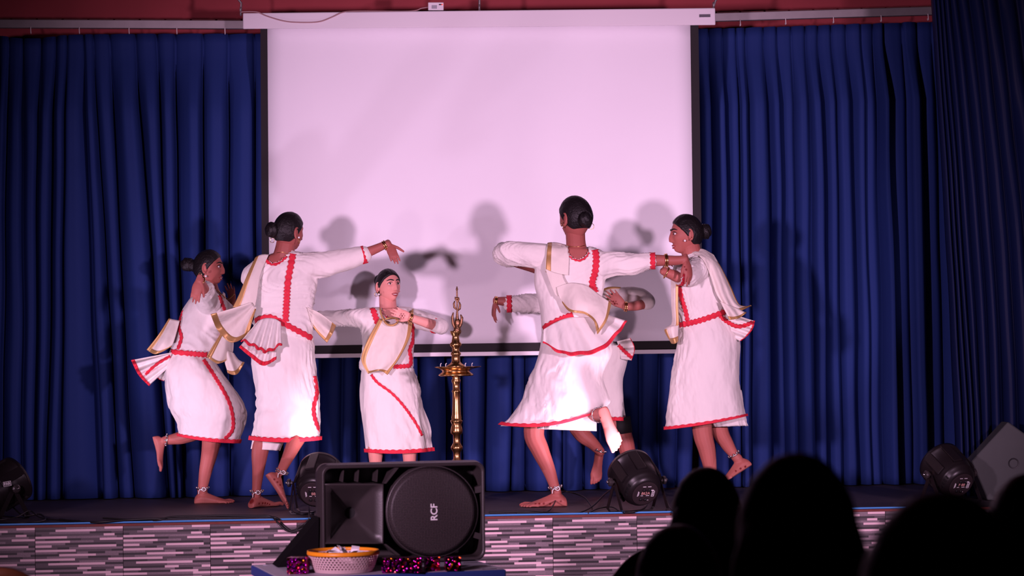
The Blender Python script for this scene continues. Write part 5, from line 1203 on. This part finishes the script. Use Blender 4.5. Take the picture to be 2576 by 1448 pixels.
cable('black_cable', 'thin black cable on the floor before the lamp with the PAR badge', [gpt(-20, 1312), gpt(40, 1310, .02), gpt(75, 1303, .04), gpt(108, 1308, .01), gpt(200, 1312)], .004, M['rubber'])
q = gpt(500, 1306, .0); mb = MB(); mb.box(q + ZU * .006, .018, .01, .005); bevel(mb.build('paper_bit', M['paper'], None, False, q), .001); col.objects['paper_bit'] and tag(col.objects['paper_bit'], 'scrap of white paper on the stage edge', 'paper')
# ------------------------------------------------------------------ tilted grey box at the side
gd = 12.78
gq = [pt(2443, 1160, gd), pt(2536, 1060, gd), pt(2720, 1190, gd), pt(2640, 1330, gd), pt(2485, 1250, gd)]
low_z = min(p.z for p in gq); 
gb = empty('monitor_box', Vector((gq[4].x, gq[4].y, STAGE_Z)), 'tilted grey monitor box with a round hole at the stage side', 'monitor speaker')
for p in gq: p.z = max(p.z, STAGE_Z + .002)
gq[3].z = STAGE_Z + .002; gq[4].z = STAGE_Z + .002
mb = MB(); b2 = [p + NH * .16 for p in gq]; mb.add(gq + b2, [(4, 3, 2, 1, 0), (5, 6, 7, 8, 9)] + [(i, (i + 1) % 5, 5 + (i + 1) % 5, 5 + i) for i in range(5)]); bevel(mb.build('cabinet', M['grey_box'], gb, False), .008)
hc_ = pt(2550, 1165, gd - .001); mb = MB(); mb.lathe(hc_ + NH * .004, -NH, [(.0, .0), (.022, .0), (.024, .006), (.030, .007), (.031, .002)], 24, cap=False); mb.build('handle_hole', M['rubber'], gb, False)
# ------------------------------------------------------------------ audience (dark, close to the camera) and their chairs
def chair(c, f, label, k=1.0, cm='chair'):
    """c = floor point under the seat centre, f = facing direction"""
    f = f.normalized(); r = f.cross(ZU).normalized(); root = empty('plastic_chair', Vector((c.x, c.y, 0)), label, 'chair', 'brown plastic chairs of the audience')
    def L(x, y, z): return Vector((c.x, c.y, 0)) + r * x + f * y + ZU * z
    mb = MB(); n = 10; V = [L(-.22 + .44 * i / n, -.20 + .42 * j / n, .44 - .015 * math.sin(math.pi * i / n) * math.sin(math.pi * j / n)) for j in range(n + 1) for i in range(n + 1)]
    mb.add(V, [(j * (n + 1) + i, j * (n + 1) + i + 1, (j + 1) * (n + 1) + i + 1, (j + 1) * (n + 1) + i) for j in range(n) for i in range(n)]); thick(mb.build('seat', M[cm], root), .016)
    mb = MB(); V = []; m = 14
    for j in range(m + 1):
        v = j / m; w_ = .23 * (1 - .12 * max(0, v - .55) ** 2 / .2)
        for i in range(m + 1):
            u = 2 * i / m - 1; top = .87 - .15 * abs(u) ** 2.6; z = .46 + (top - .46) * v
            V.append(L(u * w_, -.21 - .09 * v + .05 * u * u, z))
    mb.add(V, [(j * (m + 1) + i, j * (m + 1) + i + 1, (j + 1) * (m + 1) + i + 1, (j + 1) * (m + 1) + i) for j in range(m) for i in range(m)]); thick(mb.build('backrest', M[cm], root), .018)
    for sx in (-1, 1):
        for sy in (-1, 1):
            mb = MB(); mb.tube([L(sx * .20, sy * .19, .45), L(sx * .23, sy * .23, .012)], [.022, .015], 10); mb.build('leg', M[cm], root)
    return root
def viewer(px, py, hw_px, label, f=None, hair_lift=.02, k=1.0, bun=False, chair_label=None, chair_on=True):
    """head top at (px, py), half width in pixels of the whole head of hair"""
    dd = F * (0.073 * k + hair_lift) / hw_px; f = (f or NH).normalized(); top = pt(px, py, dd)
    hcn = top - ZU * (0.110 * k + hair_lift); fr = Frame(hcn, f, ZU, k); r = fr.x
    base = Vector((hcn.x, hcn.y, 0)) - f * .02
    seat = base; root = empty('person', Vector((base.x, base.y, 0)), label, 'person', 'seated audience')
    zh = hcn.z; zs = zh - .26                                          # shoulders
    def L(x, y, z): return base + r * x + f * y + ZU * z
    mb = MB(); R = []
    for z, w_, dp, y in ((.47, .17, .12, .02), (.55, .18, .12, .02), (.70 * zs + .1, .15, .10, .0), (zs - .16, .17, .11, .01), (zs - .05, .19, .10, .01), (zs, .16, .08, .01), (zs + .045, .07, .06, .01)):
        R.append([L(w_ * math.cos(a), y + dp * math.sin(a), z) for a in [2 * math.pi * j / 24 for j in range(24)]])
    mb.rings(R)
    for s_ in (-1, 1):
        mb.tube([L(s_ * .17, .0, zs - .04), L(s_ * .22, .03, zs - .26), L(s_ * .19, .24, .62)], [.055, .045, .035], 12)
        mb.tube([L(s_ * .09, .03, .535), L(s_ * .10, .42, .52), L(s_ * .10, .45, .10), L(s_ * .10, .46, .05)], [.085, .065, .05, .045], 12)
    me = remesh(mb, .014, 3); cl = link('clothing', me, M['aud_cloth'], root)
    mb = MB(); mb.tube([L(0, .0, zs - .05), L(0, .005, zs + .06), hcn - ZU * .02], [.06, .05, .055], 14)
    for s_ in (-1, 1):
        mb.tube([L(s_ * .19, .22, .63), L(s_ * .14, .36, .60)], [.03, .024], 10); add_hand(mb, L(s_ * .14, .36, .60), f - r * s_ * .5, ZU, s_, k=.9)
        add_foot(mb, L(s_ * .10, .46, .078), f, ZU, 1)
    me = remesh(mb, .006, 2); hb = MB(); add_head(hb, fr, 64, 56); hm = hb.mesh(); bm = bmesh.new(); bm.from_mesh(me); bm.from_mesh(hm); bm.to_mesh(me); bm.free(); paint(me, [])
    link('body', me, M['aud_skin'], root)
    h = hair_mesh(fr, lift=hair_lift, nape=-.085).build('hair', M['hair'], root)
    if bun: mb = MB(); mb.ellipsoid(fr((0, -.105, -.05)), fr.x * .05, fr.y * .05, fr.z * .05, 20, 12); mb.build('hair_bun', M['hair'], h)
    hwid = (.073 * k + hair_lift) * 1.13; mb = MB(); R_ = []
    for zz, sx, sy, yy in ((.03, .80, .070, -.045), (-.03, .98, .075, -.05), (-.10, 1.06, .075, -.06), (-.18, 1.10, .07, -.07), (-.27, 1.06, .06, -.075), (-.36, .85, .045, -.08), (-.42, .5, .03, -.085)):
        R_.append([fr((hwid * sx * math.cos(a) * (1 + .03 * math.sin(9 * a + zz * 20)), yy + sy * math.sin(a), zz)) for a in [2 * math.pi * q / 40 for q in range(40)]])
    mb.rings(R_); mb.build('hair_length', M['hair'], h)
    if chair_on: chair(L(0, .03, 0), f, chair_label or 'brown plastic chair of the ' + label.replace('audience member ', 'viewer '))
    return root
viewer(2004, 1138, 152, 'audience member with a dark head before the blue curtain', bun=True)
viewer(1776, 1174, 88, 'audience member whose dark head covers a hidden standing foot')
viewer(1705, 1318, 108, 'audience member with a dark head above the rounded chair back')
viewer(2372, 1234, 215, 'audience member with the largest dark head', hair_lift=.028)
viewer(2590, 1190, 110, 'audience member beside the tilted grey box')
c = pt(1672, 1366, 7.6); chair(Vector((c.x, c.y, 0)) + NH * .28, NH, 'empty brown plastic chair with its rounded back before the stage tiles')
c = pt(-10, 1421, 7.1); chair(Vector((c.x, c.y, 0)) + NH * .28, NH, 'brown plastic chair whose curved back peeps up under the PAR badge lamp')
for me in list(bpy.data.meshes):
    if me.users == 0: bpy.data.meshes.remove(me)
